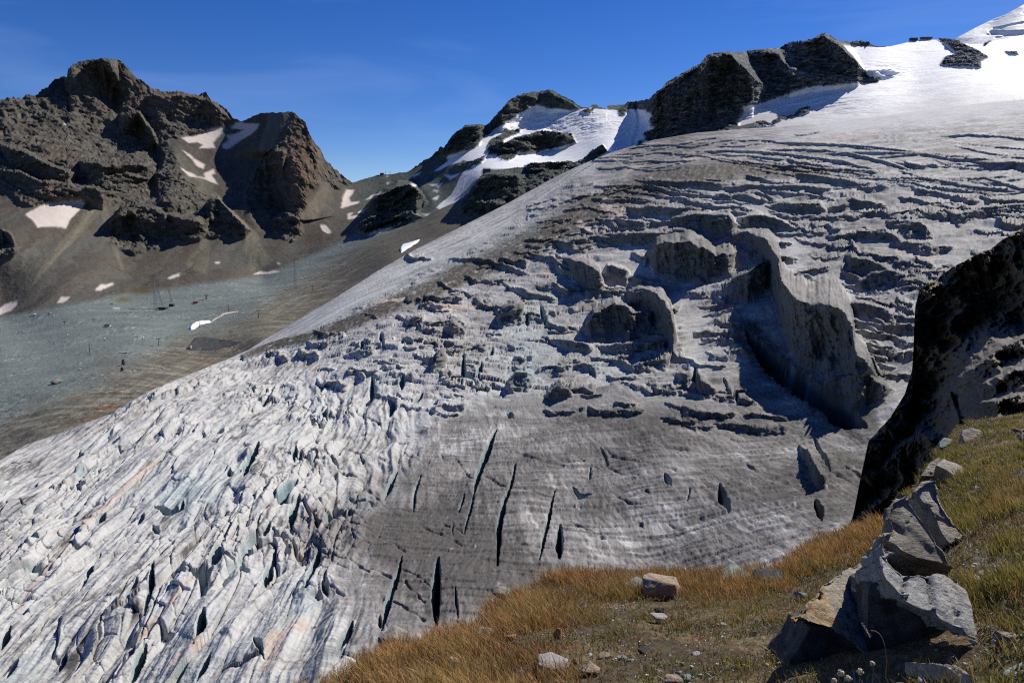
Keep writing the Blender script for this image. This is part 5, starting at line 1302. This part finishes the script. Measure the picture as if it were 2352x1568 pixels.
def blades(name, P0, h, lean, az, wid, c0, c1, mat, label=None, kind='stuff'):
    n = len(P0)
    ts = np.array([0, .4, .75, 1.0]); ws = np.array([1, .85, .55, .06])
    co = np.zeros((n, 4, 2, 3), F32)
    dirx = np.stack([np.cos(az), np.sin(az), 0 * az], -1)
    view = P0 / np.linalg.norm(P0, axis=1, keepdims=True)
    side = np.stack([-np.sin(az), np.cos(az), 0 * az], -1)
    r = np.stack([view[:, 1], -view[:, 0], 0 * view[:, 0]], -1)
    side = .55 * side + .7 * r * np.sign((side * r).sum(1, keepdims=True) + 1e-6)
    side /= np.linalg.norm(side, axis=1, keepdims=True)
    for k, (t, w_) in enumerate(zip(ts, ws)):
        c = P0 + dirx * (lean * h * t ** 1.8)[:, None] + np.array([0, 0, 1.0]) * (h * (t - .35 * (lean * t) ** 2 * .6))[:, None]
        co[:, k, 0] = c - side * (wid * w_)[:, None]; co[:, k, 1] = c + side * (wid * w_)[:, None]
    cc = np.zeros((n, 4, 2, 3), F32)
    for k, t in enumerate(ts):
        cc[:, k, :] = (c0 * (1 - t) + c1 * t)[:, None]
    b = np.arange(n)[:, None] * 8
    q = np.concatenate([np.concatenate([b + 2 * k, b + 2 * k + 1, b + 2 * k + 3, b + 2 * k + 2], 1) for k in range(3)], 0)
    return raw_mesh(name, co.reshape(-1, 3), q, cc.reshape(-1, 3), mat, kind, label)

def grass_mat(name):
    m = bpy.data.materials.new(name); m.use_nodes = True
    t = m.node_tree; b = t.nodes['Principled BSDF']; b.inputs['Roughness'].default_value = .55; b.inputs['Specular IOR Level'].default_value = .3
    at = t.nodes.new('ShaderNodeAttribute'); at.attribute_name = 'tint'
    t.links.new(at.outputs['Color'], b.inputs['Base Color'])
    tr = t.nodes.new('ShaderNodeBsdfTranslucent'); t.links.new(at.outputs['Color'], tr.inputs['Color'])
    mx = t.nodes.new('ShaderNodeMixShader'); mx.inputs[0].default_value = .3
    out = t.nodes['Material Output']
    t.links.new(b.outputs[0], mx.inputs[1]); t.links.new(tr.outputs[0], mx.inputs[2]); t.links.new(mx.outputs[0], out.inputs['Surface'])
    return m

def build_grass():
    rng = np.random.RandomState(11)
    m = grass_mat("dry_grass_blades")
    u, v, T = fg_scatter(8200, rng)
    n1 = fbm(T[:, 0] / .6, T[:, 1] / .6, 0 * T[:, 0], 3, 900); n2 = fbm(T[:, 0] / .25, T[:, 1] / .25, 0 * T[:, 0], 2, 901)
    def g(a, b, ra, rb): return np.exp(-((u - a) / ra) ** 2 - ((v - b) / rb) ** 2)
    rim = v - np.interp(u, TOPG[:, 0], TOPG[:, 1])
    left = 1 - sstep(1250, 1450, u)
    tall = np.clip(np.maximum(left * .9, 1 - sstep(20, 110, rim)), 0, 1)
    right = sstep(2030, 2120, u)
    tall = np.where(u > 2030, .28 + .45 * g(2330, 1150, 70, 60) + .3 * g(2290, 1370, 70, 90), tall)
    short = g(1620, 1470, 230, 90)
    tall = np.clip(tall * (1 - .5 * short) + .35 * sstep(.1, .4, n2) + .25 * n1, .05, 1)
    keep = rng.uniform(0, 1, len(u)) < np.clip(.22 + .6 * tall + 1.3 * n1 + .8 * n2, .04, 1)
    inrock = ((u > 1840) & (u < 2230) & (v > 1300) & (v < 1560) & (v > 1300 + (2000 - u) * 0)) 
    keep &= ~((u > 1850) & (u < 2262) & (v > 1280) & (v < 1535) & (v > 1480 - (u - 1840) * 1.1) & (v > 1290 + (u - 2170) * 2.0))
    keep &= ~(g(2270, 1305, 55, 35) > .45)
    T, u, v, tall, n1, n2, right, rim = [a[keep] for a in (T, u, v, tall, n1, n2, right, rim)]
    nb = (18 + 26 * tall).astype(int)
    idx = np.repeat(np.arange(len(u)), nb)
    N = len(idx)
    rad = (.03 + .045 * tall)[idx] * np.sqrt(rng.uniform(0, 1, N)) * 1.1; a = rng.uniform(0, 2 * np.pi, N)
    P0 = T[idx].copy(); P0[:, 0] += rad * np.cos(a); P0[:, 1] += rad * np.sin(a); P0[:, 2] -= .01
    hh = (.024 + .078 * tall * (1 + .6 * n1))[idx] * rng.uniform(.45, 1.15, N)
    wind = np.pi * .93
    az = np.where(rng.uniform(0, 1, N) < .6, a + rng.normal(0, .5, N), wind + rng.normal(0, .7, N))
    lean = rng.uniform(.15, .95, N)
    wid = rng.uniform(.0009, .0019, N) * (1 + .28 * np.linalg.norm(P0, axis=1) / 4)
    green = np.clip(.20 + .9 * n2[idx] + .7 * n1[idx] + .42 * right[idx] + .25 * (1 - tall[idx]) + rng.normal(0, .18, N), 0, 1)
    hue = rng.uniform(0, 1, N)
    straw = col((.56, .34, .13)); rust = col((.52, .22, .07)); grn = col((.13, .14, .03)); pale = col((.7, .54, .3))
    c1 = straw + (rust - straw) * np.clip(hue * .9 * (.5 + .8 * tall[idx]), 0, 1)[:, None]
    c1 = np.where((rng.uniform(0, 1, N) < .13)[:, None], pale, c1)
    c1 = c1 + (grn * 1.25 - c1) * (green * .75)[:, None]
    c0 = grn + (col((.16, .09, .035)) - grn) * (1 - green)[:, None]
    br = (rng.uniform(.65, 1.25, N) * (1 + .5 * n1[idx]))[:, None]
    blades("grass", P0, hh, lean, az, wid, c0 * br * 1.0, c1 * br * 1.15, m, "long rusty and straw coloured grass tufts on the knoll")
    # short matted turf between the tufts
    u, v, T = fg_scatter(80000, rng, u0=600)
    n1 = fbm(T[:, 0] / .3, T[:, 1] / .3, 0 * T[:, 0], 3, 905)
    k = (rng.uniform(0, 1, len(u)) < np.clip(.62 + 1.1 * n1, .05, 1)) & ~((u > 1850) & (u < 2262) & (v > 1280) & (v < 1535) & (v > 1480 - (u - 1840) * 1.1) & (v > 1290 + (u - 2170) * 2.0))
    k &= ~((np.exp(-((u - 2270) / 50) ** 2 - ((v - 1305) / 35) ** 2) > .5) & (rng.uniform(0, 1, len(u)) < .85))
    u, v, T, n1 = u[k], v[k], T[k], n1[k]; N = len(u)
    a = rng.uniform(0, 2 * np.pi, N); h = rng.uniform(.012, .045, N)
    gg = np.clip(.5 + 1.2 * n1 + rng.normal(0, .25, N) + .3 * (u > 2100), 0, 1)[:, None]
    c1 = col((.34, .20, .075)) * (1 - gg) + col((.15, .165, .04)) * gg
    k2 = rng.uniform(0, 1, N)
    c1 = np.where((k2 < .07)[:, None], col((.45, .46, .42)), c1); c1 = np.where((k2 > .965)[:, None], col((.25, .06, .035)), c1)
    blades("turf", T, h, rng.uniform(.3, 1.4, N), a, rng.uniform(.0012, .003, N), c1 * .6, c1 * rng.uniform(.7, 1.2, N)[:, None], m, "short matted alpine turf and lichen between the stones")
build_grass()

def build_gravel():
    """countless small chips in the bare patches"""
    rng = np.random.RandomState(5)
    u, v, T = fg_scatter(26000, rng, u0=900)
    n = fbm(T[:, 0] / .35, T[:, 1] / .35, 0 * T[:, 0], 3, 950)
    w_ = .12 + np.clip(n, 0, 1) * .6 + .9 * np.exp(-((u - 1600) / 230) ** 2 - ((v - 1500) / 60) ** 2) * .5 + np.exp(-((u - 2270) / 60) ** 2 - ((v - 1305) / 40) ** 2)
    k = rng.uniform(0, 1, len(u)) < w_
    T = T[k]; N = len(T)
    s = rng.lognormal(np.log(.0055), .5, N)
    oc = np.array([(1,0,0),(-1,0,0),(0,1,0),(0,-1,0),(0,0,1),(0,0,-1)], F32)
    jit = rng.uniform(.6, 1.25, (N, 6, 1)) * oc[None] + rng.normal(0, .22, (N, 6, 3))
    jit[..., 2] *= .6
    co = T[:, None] + jit * s[:, None, None]
    f = np.array([(0,2,4),(2,1,4),(1,3,4),(3,0,4),(2,0,5),(1,2,5),(3,1,5),(0,3,5)])
    F = (np.arange(N)[:, None, None] * 6 + f[None]).reshape(-1, 3)
    pal = np.array([(.5,.49,.46),(.35,.34,.32),(.22,.24,.24),(.42,.3,.2),(.6,.58,.55)])
    cc = np.repeat(pal[rng.randint(0, 5, N)][:, None], 6, 1) * rng.uniform(.7, 1.15, (N, 1, 1))
    raw_mesh("gravel", co.reshape(-1, 3), F, cc.reshape(-1, 3), surface_mat("stone_chips", .85, .3, ((300, .001),), .2, 200), 'stuff', "small pale stone chips scattered over bare soil", smooth=False)
build_gravel()

# ------------------------------------------------------------------ dry flower heads, stalk and driftwood
M_stem = paint("dry_stem", (.28, .2, .1), .8); M_head = paint("dry_flower_head", (.62, .5, .33), .9, vary=.3, scale=200)
def flower(u, v, d, h, tilt, label, r=.006, bare=False):
    head = P3(u, v, d); base = head + Vector((tilt, .02, -h))
    t = empty("dry_flower", base); tag(t, label, "dried flower", None if bare else "dried flower heads in front of the ochre boulder")
    bm = bmesh.new(); prev = Vector((0, 0, 0)); rel = head - base
    for k in range(1, 9):
        s = k / 8; p = Vector((rel.x * s ** 1.8, rel.y * s, rel.z * math.sin(s * math.pi / 2) ** (1.0)))
        bm_bar(bm, prev, p, .0011 * (1.2 - .5 * s), 5); prev = p
    bm_obj("stem", bm, M_stem, t)
    bm = bmesh.new(); rng = random.Random(int(u))
    if bare:
        for k in range(26):
            s = k / 26; q = rel * (1 - .0) + Vector((-(.028 * s) * 1, 0, .045 * (s - .5)))
            a = rng.uniform(0, 6.28); bm_bar(bm, q, q + Vector((math.cos(a) * .004, math.sin(a) * .004, .006)), .0013, 4, .0002)
    else:
        for k in range(34):
            a = rng.uniform(0, 6.28); e = rng.uniform(-.4, 1.5); dr = Vector((math.cos(a) * math.cos(e), math.sin(a) * math.cos(e), math.sin(e)))
            bm_bar(bm, rel + dr * r * .2, rel + dr * r * rng.uniform(.8, 1.3), .0012, 4, .0022)
        bmesh.ops.create_icosphere(bm, subdivisions=2, radius=r * .7, matrix=Matrix.Translation(rel))
    bm_obj("seed_head" if bare else "flower_head", bm, M_head, t)
flower(2004,1523,2.0,.14,.015,"dried flower head highest of the cluster, right of the others", .0065)
flower(1931,1546,1.9,.12,.0,"pair-like wide dried flower head at the left of the cluster", .009)
flower(1975,1543,1.95,.12,.01,"big fluffy dried flower head in the middle of the cluster", .009)
flower(1948,1558,1.85,.1,-.01,"low dried flower head between the two wide ones", .008)
flower(1916,1563,1.85,.1,-.015,"lowest dried flower head, leftmost at the bottom edge", .006)
flower(2000,1447,2.1,.17,.07,"tall thin grass stalk arching in front of the shaded hollow", bare=True)

def build_log():
    bm = bmesh.new()
    pts = [(2086,1534,2.35,.02),(2120,1541,2.3,.024),(2160,1541,2.25,.027),(2190,1546,2.2,.026),(2222,1566,2.1,.022)]
    prev = None; base = P3(2150, 1545, 2.27); rings = []
    for u, v, d, r in pts:
        c = P3(u, v, d) - base; ring = []
        for k in range(14):
            a = k / 14 * 2 * math.pi; rr = r * (1 + .22 * math.sin(3 * a + u * .03) + .1 * math.sin(7 * a))
            ring.append(bm.verts.new((c.x + .25 * rr * math.sin(a), c.y + rr * math.cos(a), c.z + rr * math.sin(a) * .8)))
        rings.append(ring)
    for a, b in zip(rings[:-1], rings[1:]):
        for k in range(14): bm.faces.new([a[k], a[(k + 1) % 14], b[(k + 1) % 14], b[k]])
    bm.faces.new(rings[0][::-1]); bm.faces.new(rings[-1])
    bmesh.ops.recalc_face_normals(bm, faces=bm.faces[:])
    refine(bm, .008, 4); np_disp(bm, .003, .02, 77)
    o = bm_obj("driftwood", bm, paint("weathered_wood", (.26, .21, .17), .85, vary=.45, scale=60, bump=.01), loc=base, smooth=True)
    tag(o, "weathered grey piece of wood lying at the foot of the big rocks", "driftwood")
build_log()
# ------------------------------------------------------------------ things in the valley and on the ridges
def on_valley(u, v):
    return P3(u, v, float(F_back(np.array([float(u)]), np.array([float(v)]))[0]))
def up_to(p, v, u=None):
    """height (m) reached above a foot point by something whose top is seen at v"""
    d = math.hypot(p.x, p.y); uu = 1176 + FL * p.x / (p.y * CP + p.z * SP) if u is None else u
    return P3(uu, v, d).z - p.z
M_steel = paint("galvanised_steel", (.2, .22, .23), .6, .2); M_dsteel = paint("dark_painted_steel", (.05, .055, .055), .6, .3)
M_conc = paint("concrete", (.42, .41, .38), .85, vary=.2, scale=.8); M_wood = paint("dark_timber", (.045, .035, .03), .8); M_wht = paint("white_render", (.68, .68, .66), .8)
M_tarp = paint("white_fleece_cover", (.82, .83, .86), .8, vary=.06, scale=.15, bump=.4); M_roof = paint("grey_sheet_roof", (.16, .16, .17), .5, .2); M_red = paint("red_paint", (.45, .06, .03), .5)
M_glass = paint("window_glass", (.03, .035, .045), .15)

def pylon(u, v, vt, label, lean=(0, 0), wbase=5.5, wtop=1.6, arm=7, thick=.2):
    p = on_valley(u, v); H = up_to(p, vt); t = empty("lattice_pylon", p - Vector((0, 0, 1.5))); tag(t, label, "pylon", "cable car support pylons in the valley")
    top = Vector((lean[0], lean[1], H))
    def corner(s, sx, sy):
        w_ = wbase + (wtop - wbase) * s
        return Vector((0, 0, 0)).lerp(top, s) + Vector((sx * w_, sy * w_, 0)) * .5
    cs = [(-1, -1), (1, -1), (1, 1), (-1, 1)]
    for c in cs:
        bm = bmesh.new(); bm_bar(bm, corner(0, *c), corner(1, *c), thick, 4, thick * .7); bm_obj("leg", bm, M_steel, t)
    bm = bmesh.new(); n = 11
    for k in range(n):
        s0, s1 = k / n, (k + 1) / n
        for i in range(4):
            a, b = cs[i], cs[(i + 1) % 4]
            bm_bar(bm, corner(s0, *a), corner(s1, *b), thick * .45, 4); bm_bar(bm, corner(s0, *b), corner(s1, *a), thick * .45, 4)
            bm_bar(bm, corner(s1, *a), corner(s1, *b), thick * .45, 4)
    bm_obj("bracing", bm, M_steel, t)
    bm = bmesh.new()
    for dz in (0, -2.2):
        bm_bar(bm, top + Vector((-arm, 0, dz * .0)), top + Vector((arm, 0, 0)), thick * .8, 4)
    for sx in (-1, 1):
        bm_bar(bm, top + Vector((sx * arm, 0, 0)), top + Vector((sx * wtop * .5, 0, -3)), thick * .5, 4); bm_box(bm, top + Vector((sx * arm, 0, -.6)), (1.2, 5, .8))
    bm_obj("crossarm", bm, M_dsteel, t)
    return t
pylon(359,716,644,"tall lattice pylon, left one of the cluster in the valley")
pylon(376,708,652,"lattice pylon leaning beside the left one of the cluster", lean=(-9, 0), wbase=7, wtop=1.4, arm=5)
pylon(396,694,662,"smaller faint lattice pylon behind the cluster", lean=(-5, 0), wbase=5, wtop=1.2, arm=4, thick=.18)
pylon(680,667,592,"tall lattice pylon standing alone near the boulder line")
pylon(475,688,675,"short lattice pylon at the roadside beyond the tracks", wbase=5, wtop=1.5, arm=3, thick=.2)

def mast(u, v, vt, label, arm=0.0, red=False, r=.45):
    p = on_valley(u, v); H = up_to(p, vt); t = empty("lift_mast", p - Vector((0, 0, 1))); tag(t, label, "mast", "masts of the ski lifts")
    bm = bmesh.new(); bm_bar(bm, (0, 0, 0), (0, 0, H), r, 8, r * .7); bm_obj("pole", bm, M_dsteel, t)
    if arm:
        bm = bmesh.new(); bm_box(bm, (0, 0, H), (arm * 2, .5, .6))
        for s in (-1, 1): bm_box(bm, (s * arm * .9, 0, H - .6), (.9, 2.4, .6))
        bm_obj("crossarm", bm, M_dsteel, t)
    if red:
        bm = bmesh.new(); bm_box(bm, (0, -.8, 1.6), (2.2, .6, 2.6)); bm_obj("safety_padding", bm, M_red, t)
mast(525,714,688,"plain tall dark pole above the peach coloured snow strip", r=.4)
mast(594,728,711,"short T-shaped lift mast with red padding near the glacier", 2.6, True)
mast(531,777,759,"T-shaped lift mast on the pale slope above the rubble embankment", 2.6)
mast(459,752,738,"thin pole standing on the white covered mound", r=.35)
mast(718,670,655,"T-shaped lift mast below the boulder line, highest in the valley", 2.2)
mast(365,794,775,"leaning T-shaped lift mast left of the rubble embankment", 2.6)
mast(207,815,786,"tall bare pole among the pale streaks at the left", r=.4)
mast(123,792,783,"short post by itself in the left part of the gravel plain", r=.4)
mast(149,746,737,"small lift mast with a hut-like foot, far left of the plain", 1.6)
mast(240,878,868,"thin post below the dark bushes", r=.3)
mast(460,829,818,"thin post close to the lichen covered slope", r=.3)
mast(885.5,402,394,"thin mast beside the saddle hut on the skyline", 1.5, r=.45); mast(896,401,394.5,"T-shaped lift mast on the skyline right of the saddle hut", 2.6, r=.55)

def house(name, u, v, wu, hu, mats, label, cat="building", rz=0.0, roof="flat", depth=9.0, windows=0, wm=None, field=F_back, group=None):
    p = P3(u, v, float(field(np.array([float(u)]), np.array([float(v)]))[0])); s = p.length / FL; W = wu * s; H = hu * s
    t = empty(name, p - Vector((0, 0, 1.0))); tag(t, label, cat, group); t.rotation_euler[2] = rz
    bm = bmesh.new(); bm_box(bm, (0, 0, H / 2 + .5), (W, depth, H + 1)); bm_obj("wall", bm, mats[0], t)
    bm = bmesh.new()
    if roof == "flat":
        bm_box(bm, (0, 0, H + 1.3), (W * 1.06, depth * 1.06, .6))
    else:
        hw, hd, z0, z1 = W * .55, depth * .56, H + 1.0, H + 1.0 + .28 * max(3, H)
        vs = [bm.verts.new(c) for c in [(-hw, -hd, z0), (hw, -hd, z0), (hw, hd, z0), (-hw, hd, z0), (-hw, 0, z1), (hw, 0, z1)]]
        for f in [(0, 1, 5, 4), (2, 3, 4, 5), (0, 4, 3), (1, 2, 5), (0, 3, 2, 1)]: bm.faces.new([vs[i] for i in f])
    bm_obj("roof", bm, mats[1], t)
    for k in range(windows):
        bm = bmesh.new(); x = (k + .5) / windows * W * .86 - W * .43; bm_box(bm, (x, -depth / 2 - .12, H * .5 + .6), (W * .5 / windows, .3, H * .36)); bm_obj("window", bm, wm or M_glass, t)
    return t
h1 = house("cable_car_station", 1118, 402, 15, 12, (M_wood, M_roof), "dark cable car station with a slanting roof on the rock spur", "cable car station", roof="gable", depth=16, windows=2, rz=.2)
house("restaurant_building", 1177, 404, 23, 8, (M_wht, M_roof), "white building with a row of windows right of the dark station", "building", windows=4, depth=10)
house("mountain_hut", 877.5, 401.5, 8, 3.5, (paint("red_brown_cladding", (.16, .06, .045), .8), M_roof), "small reddish hut with a stub tower on the saddle skyline", "hut", depth=6)
house("shed", 374, 711, 17, 5, (M_wood, M_roof), "low dark shed at the foot of the pylon cluster", "shed", depth=9, windows=1); house("shed", 395, 704, 9, 5, (M_dsteel, M_wood), "smaller dark shed right of the low shed", "shed", depth=6)
house("container", 2098, 93, 13, 3.4, (M_wood, M_dsteel), "dark cabin on the snow skyline, left of a paired one", "cabin", depth=10); house("container", 2127, 90, 20, 2.6, (paint("weathered_brown_panels", (.12, .08, .07), .8), M_roof), "long brown cabin on the snow skyline, right of a paired one", "cabin", depth=10)
house("shed", 450, 697, 10, 3.2, (M_red, M_dsteel), "small rust red machine hut beside the dirt road", "hut", depth=5)
house("shed", 248, 749, 10, 3, (M_conc, M_dsteel), "small pale shelter on the dark gravel strip", "shelter", depth=5)

def cross():
    d = 2480.0; p = P3(1894.7, 82, d); t = empty("summit_cross", p); tag(t, "tiny summit cross on the pointed dark peak", "summit cross")
    bm = bmesh.new(); bm_box(bm, (0, 0, 5), (.9, .9, 10)); bm_obj("upright", bm, M_dsteel, t)
    bm = bmesh.new(); bm_box(bm, (0, 0, 7), (5, .8, .9)); bm_obj("crossbar", bm, M_dsteel, t)
cross()

def mound(name, outline, mat, label, cat, thick=3.0, ext=1.0, seed=1):
    """a thick draped sheet lying on the valley slope"""
    us_ = np.array([p[0] for p in outline]); vs_ = np.array([p[1] for p in outline])
    uu = np.linspace(us_.min(), us_.max(), 46); vv = np.linspace(vs_.min(), vs_.max(), 34)
    U, V = np.meshgrid(uu, vv); ins = in_poly(U, V, outline)
    d, s, tt = line_dist(U, V, list(outline) + [outline[0]], 500)
    hgt = np.where(ins, np.clip(d / 3.0, 0, 1) ** .5, 0)
    Pm = place(U, V, F_back(U, V)).astype(F32)
    Pm[..., 2] += hgt * thick + .5 * fbm(Pm[..., 0] / 6, Pm[..., 1] / 6, 0 * U, 3, seed) * hgt - .3
    keep = ins[:-1, :-1] | ins[1:, 1:] | ins[1:, :-1] | ins[:-1, 1:]
    cc = np.ones(Pm.shape, F32)
    o = grid_mesh(name, Pm, cc, mat, keep, kind=None); tag(o, label, cat)
mound("tarpaulin", [(434,756),(440,747),(449,741),(462,738),(482,737),(485,741),(470,745),(458,748),(449,754),(440,758)], M_tarp, "white protective cover draped over a snow mound in the valley", "tarpaulin", 3.5)
mound("tarpaulin", [(918,573),(921,567),(925,562),(940,558),(966,550),(960,557),(948,566),(932,575),(921,583)], M_tarp, "white protective cover in the gully beside the glacier edge", "tarpaulin", 4.0, seed=2)
mound("snow_strip", [(482,741),(492,731),(508,720),(525,717),(549,714),(547,718),(530,723),(512,729),(498,735),(486,741)], paint("peach_old_snow", (.6, .5, .42), .8), "long peach coloured strip of old snow leading up from the white cover", "snow patch", 1.5, seed=3)
mound("embankment", [(427,802),(448,775),(470,773),(530,782),(560,786),(540,796),(500,806),(440,806)], rock_mat("rubble_fill", (.02, .02, .02), (.09, .09, .085), (.04, .04, .04), .35, (.2, .2, .19)), "dark embankment of coarse rubble below the pale slope", "embankment", 2.0, seed=4)

def weir():
    p = on_valley(449, 803); t = empty("water_intake", p); tag(t, "small concrete water intake with a flat slab at the foot of the rubble", "water intake")
    bm = bmesh.new(); bm_box(bm, (0, 0, 1.0), (15, 2.0, 1.0)); bm_obj("slab", bm, M_conc, t)
    bm = bmesh.new(); bm_box(bm, (-6.2, 0, 3.2), (1.6, 2.6, 5.0)); bm_obj("gate_post", bm, M_conc, t)
weir()

def valley_rock(u, v, w_, h_, mat, label, seed, group="boulders on the gravel plain"):
    p = on_valley(u, v); s = p.length / FL; rng = random.Random(seed); bm = bmesh.new(); W = w_ * s; H = h_ * s
    pts = [bm.verts.new((rng.gauss(0, 1) , rng.gauss(0, 1), rng.gauss(0, 1))) for _ in range(14)]
    for q in pts: q.co.normalize(); q.co.x *= W / 2; q.co.y *= W / 2.2; q.co.z *= H / 2
    bmesh.ops.convex_hull(bm, input=pts)
    refine(bm, W * .12, 3); np_disp(bm, W * .05, W * .4, seed)
    o = bm_obj("boulder", bm, mat, loc=p + Vector((0, 0, H * .3))); tag(o, label, "boulder", group)
M_vr = rock_mat("valley_boulder_rock", (.14, .13, .12), (.26, .25, .24), (.2, .17, .14), .4); M_vp = rock_mat("pale_valley_rock", (.25, .25, .24), (.38, .38, .37), (.33, .31, .29), .4); M_vd = rock_mat("dark_valley_rock", (.04, .04, .04), (.09, .09, .085), (.07, .06, .05), .4)
valley_rock(129,881,24,13,M_vr,"largest free boulder on the gravel plain, with a dark overhang",1)
for k, (u, v, w_, h_, m, l) in enumerate([(79,724,7,5,M_vp,"pale boulder at the left foot of the scree"),(115,722,8,5,M_vp,"pale boulder next to a similar one at the scree foot, the right one"),(259,675,6,4,M_vp,"pale boulder by the olive patch"),
  (281,811,12,5,M_vp,"half lit boulder beside the road loop"),(291,811,7,4,M_vr,"small boulder touching the right side of the half lit boulder"),(184,850,6,4,M_vp,"light cube-like boulder on the rubble slope"),(76,745,4,2.5,M_vp,"small pale boulder below the scree foot"),
  (14,814,4,3,M_vp,"white boulder inside the small road loop at the left edge"),(253,700,14,3,M_vd,"low dark rock next to the thin snow remnant"),(78,889,5,3,M_vp,"white stone block on the grey bank left of the largest boulder"),(104,889,5,3,M_vr,"dull block right under the largest boulder")]):
    valley_rock(u, v, w_, h_, m, l, 20 + k)
M_bush = paint("dark_conifer_leaves", (.02, .03, .018), .9, vary=.4, scale=3)
def bush(u, v, w_, h_, label, seed):
    p = on_valley(u, v); s = p.length / FL; rng = random.Random(seed); t = empty("shrub", p); tag(t, label, "shrub", "dark shrubs on the grey slope")
    bm = bmesh.new()
    for k in range(260):
        a = rng.uniform(0, 6.28); z = rng.random(); r = (1 - z * .75) * math.sqrt(rng.random()) * w_ * s / 2
        c = Vector((r * math.cos(a), r * math.sin(a), z * h_ * s)); q = [c + Vector((rng.uniform(-1, 1), rng.uniform(-1, 1), rng.uniform(-.6, .9))) * .75 for _ in range(3)]
        bm.faces.new([bm.verts.new(x) for x in q])
    bm_obj("crown", bm, M_bush, t)
    bm = bmesh.new(); bm_bar(bm, (0, 0, -1), (0, 0, h_ * s * .7), .3, 5, .1); bm_obj("trunk", bm, M_wood, t)
bush(283.5,838,8,11,"taller dark conical shrub on the grey slope",1); bush(280.5,851,7,7,"lower round dark shrub below the conical one",2)
M_gun = paint("snow_gun_shell", (.75, .75, .73), .4)
for k, (u, v, l) in enumerate([(155,773,"leftmost white capped snow gun in the middle of the plain"),(240,782,"white capped snow gun left of the road fork"),(328,780,"white capped snow gun between the road fork and the lift mast"),(503,731,"white capped snow gun just above the peach snow strip end"),(598,683,"white capped snow gun near the meltwater streak"),(651,673,"white capped snow gun halfway to the lone pylon"),(537,728,"white capped snow gun right of the plain pole")]):
    p = on_valley(u, v + 2); t = empty("snow_gun", p); tag(t, l, "snow gun", "white capped snow guns along the piste")
    bm = bmesh.new(); bm_bar(bm, (0, 0, -1), (0, 0, 3.2), .3, 6); bm_obj("stand", bm, M_dsteel, t)
    bm = bmesh.new(); bm_bar(bm, (-.2, .9, 3.6), (.2, -.9, 4.2), 1.0, 10, .8); bm_obj("barrel", bm, M_gun, t)
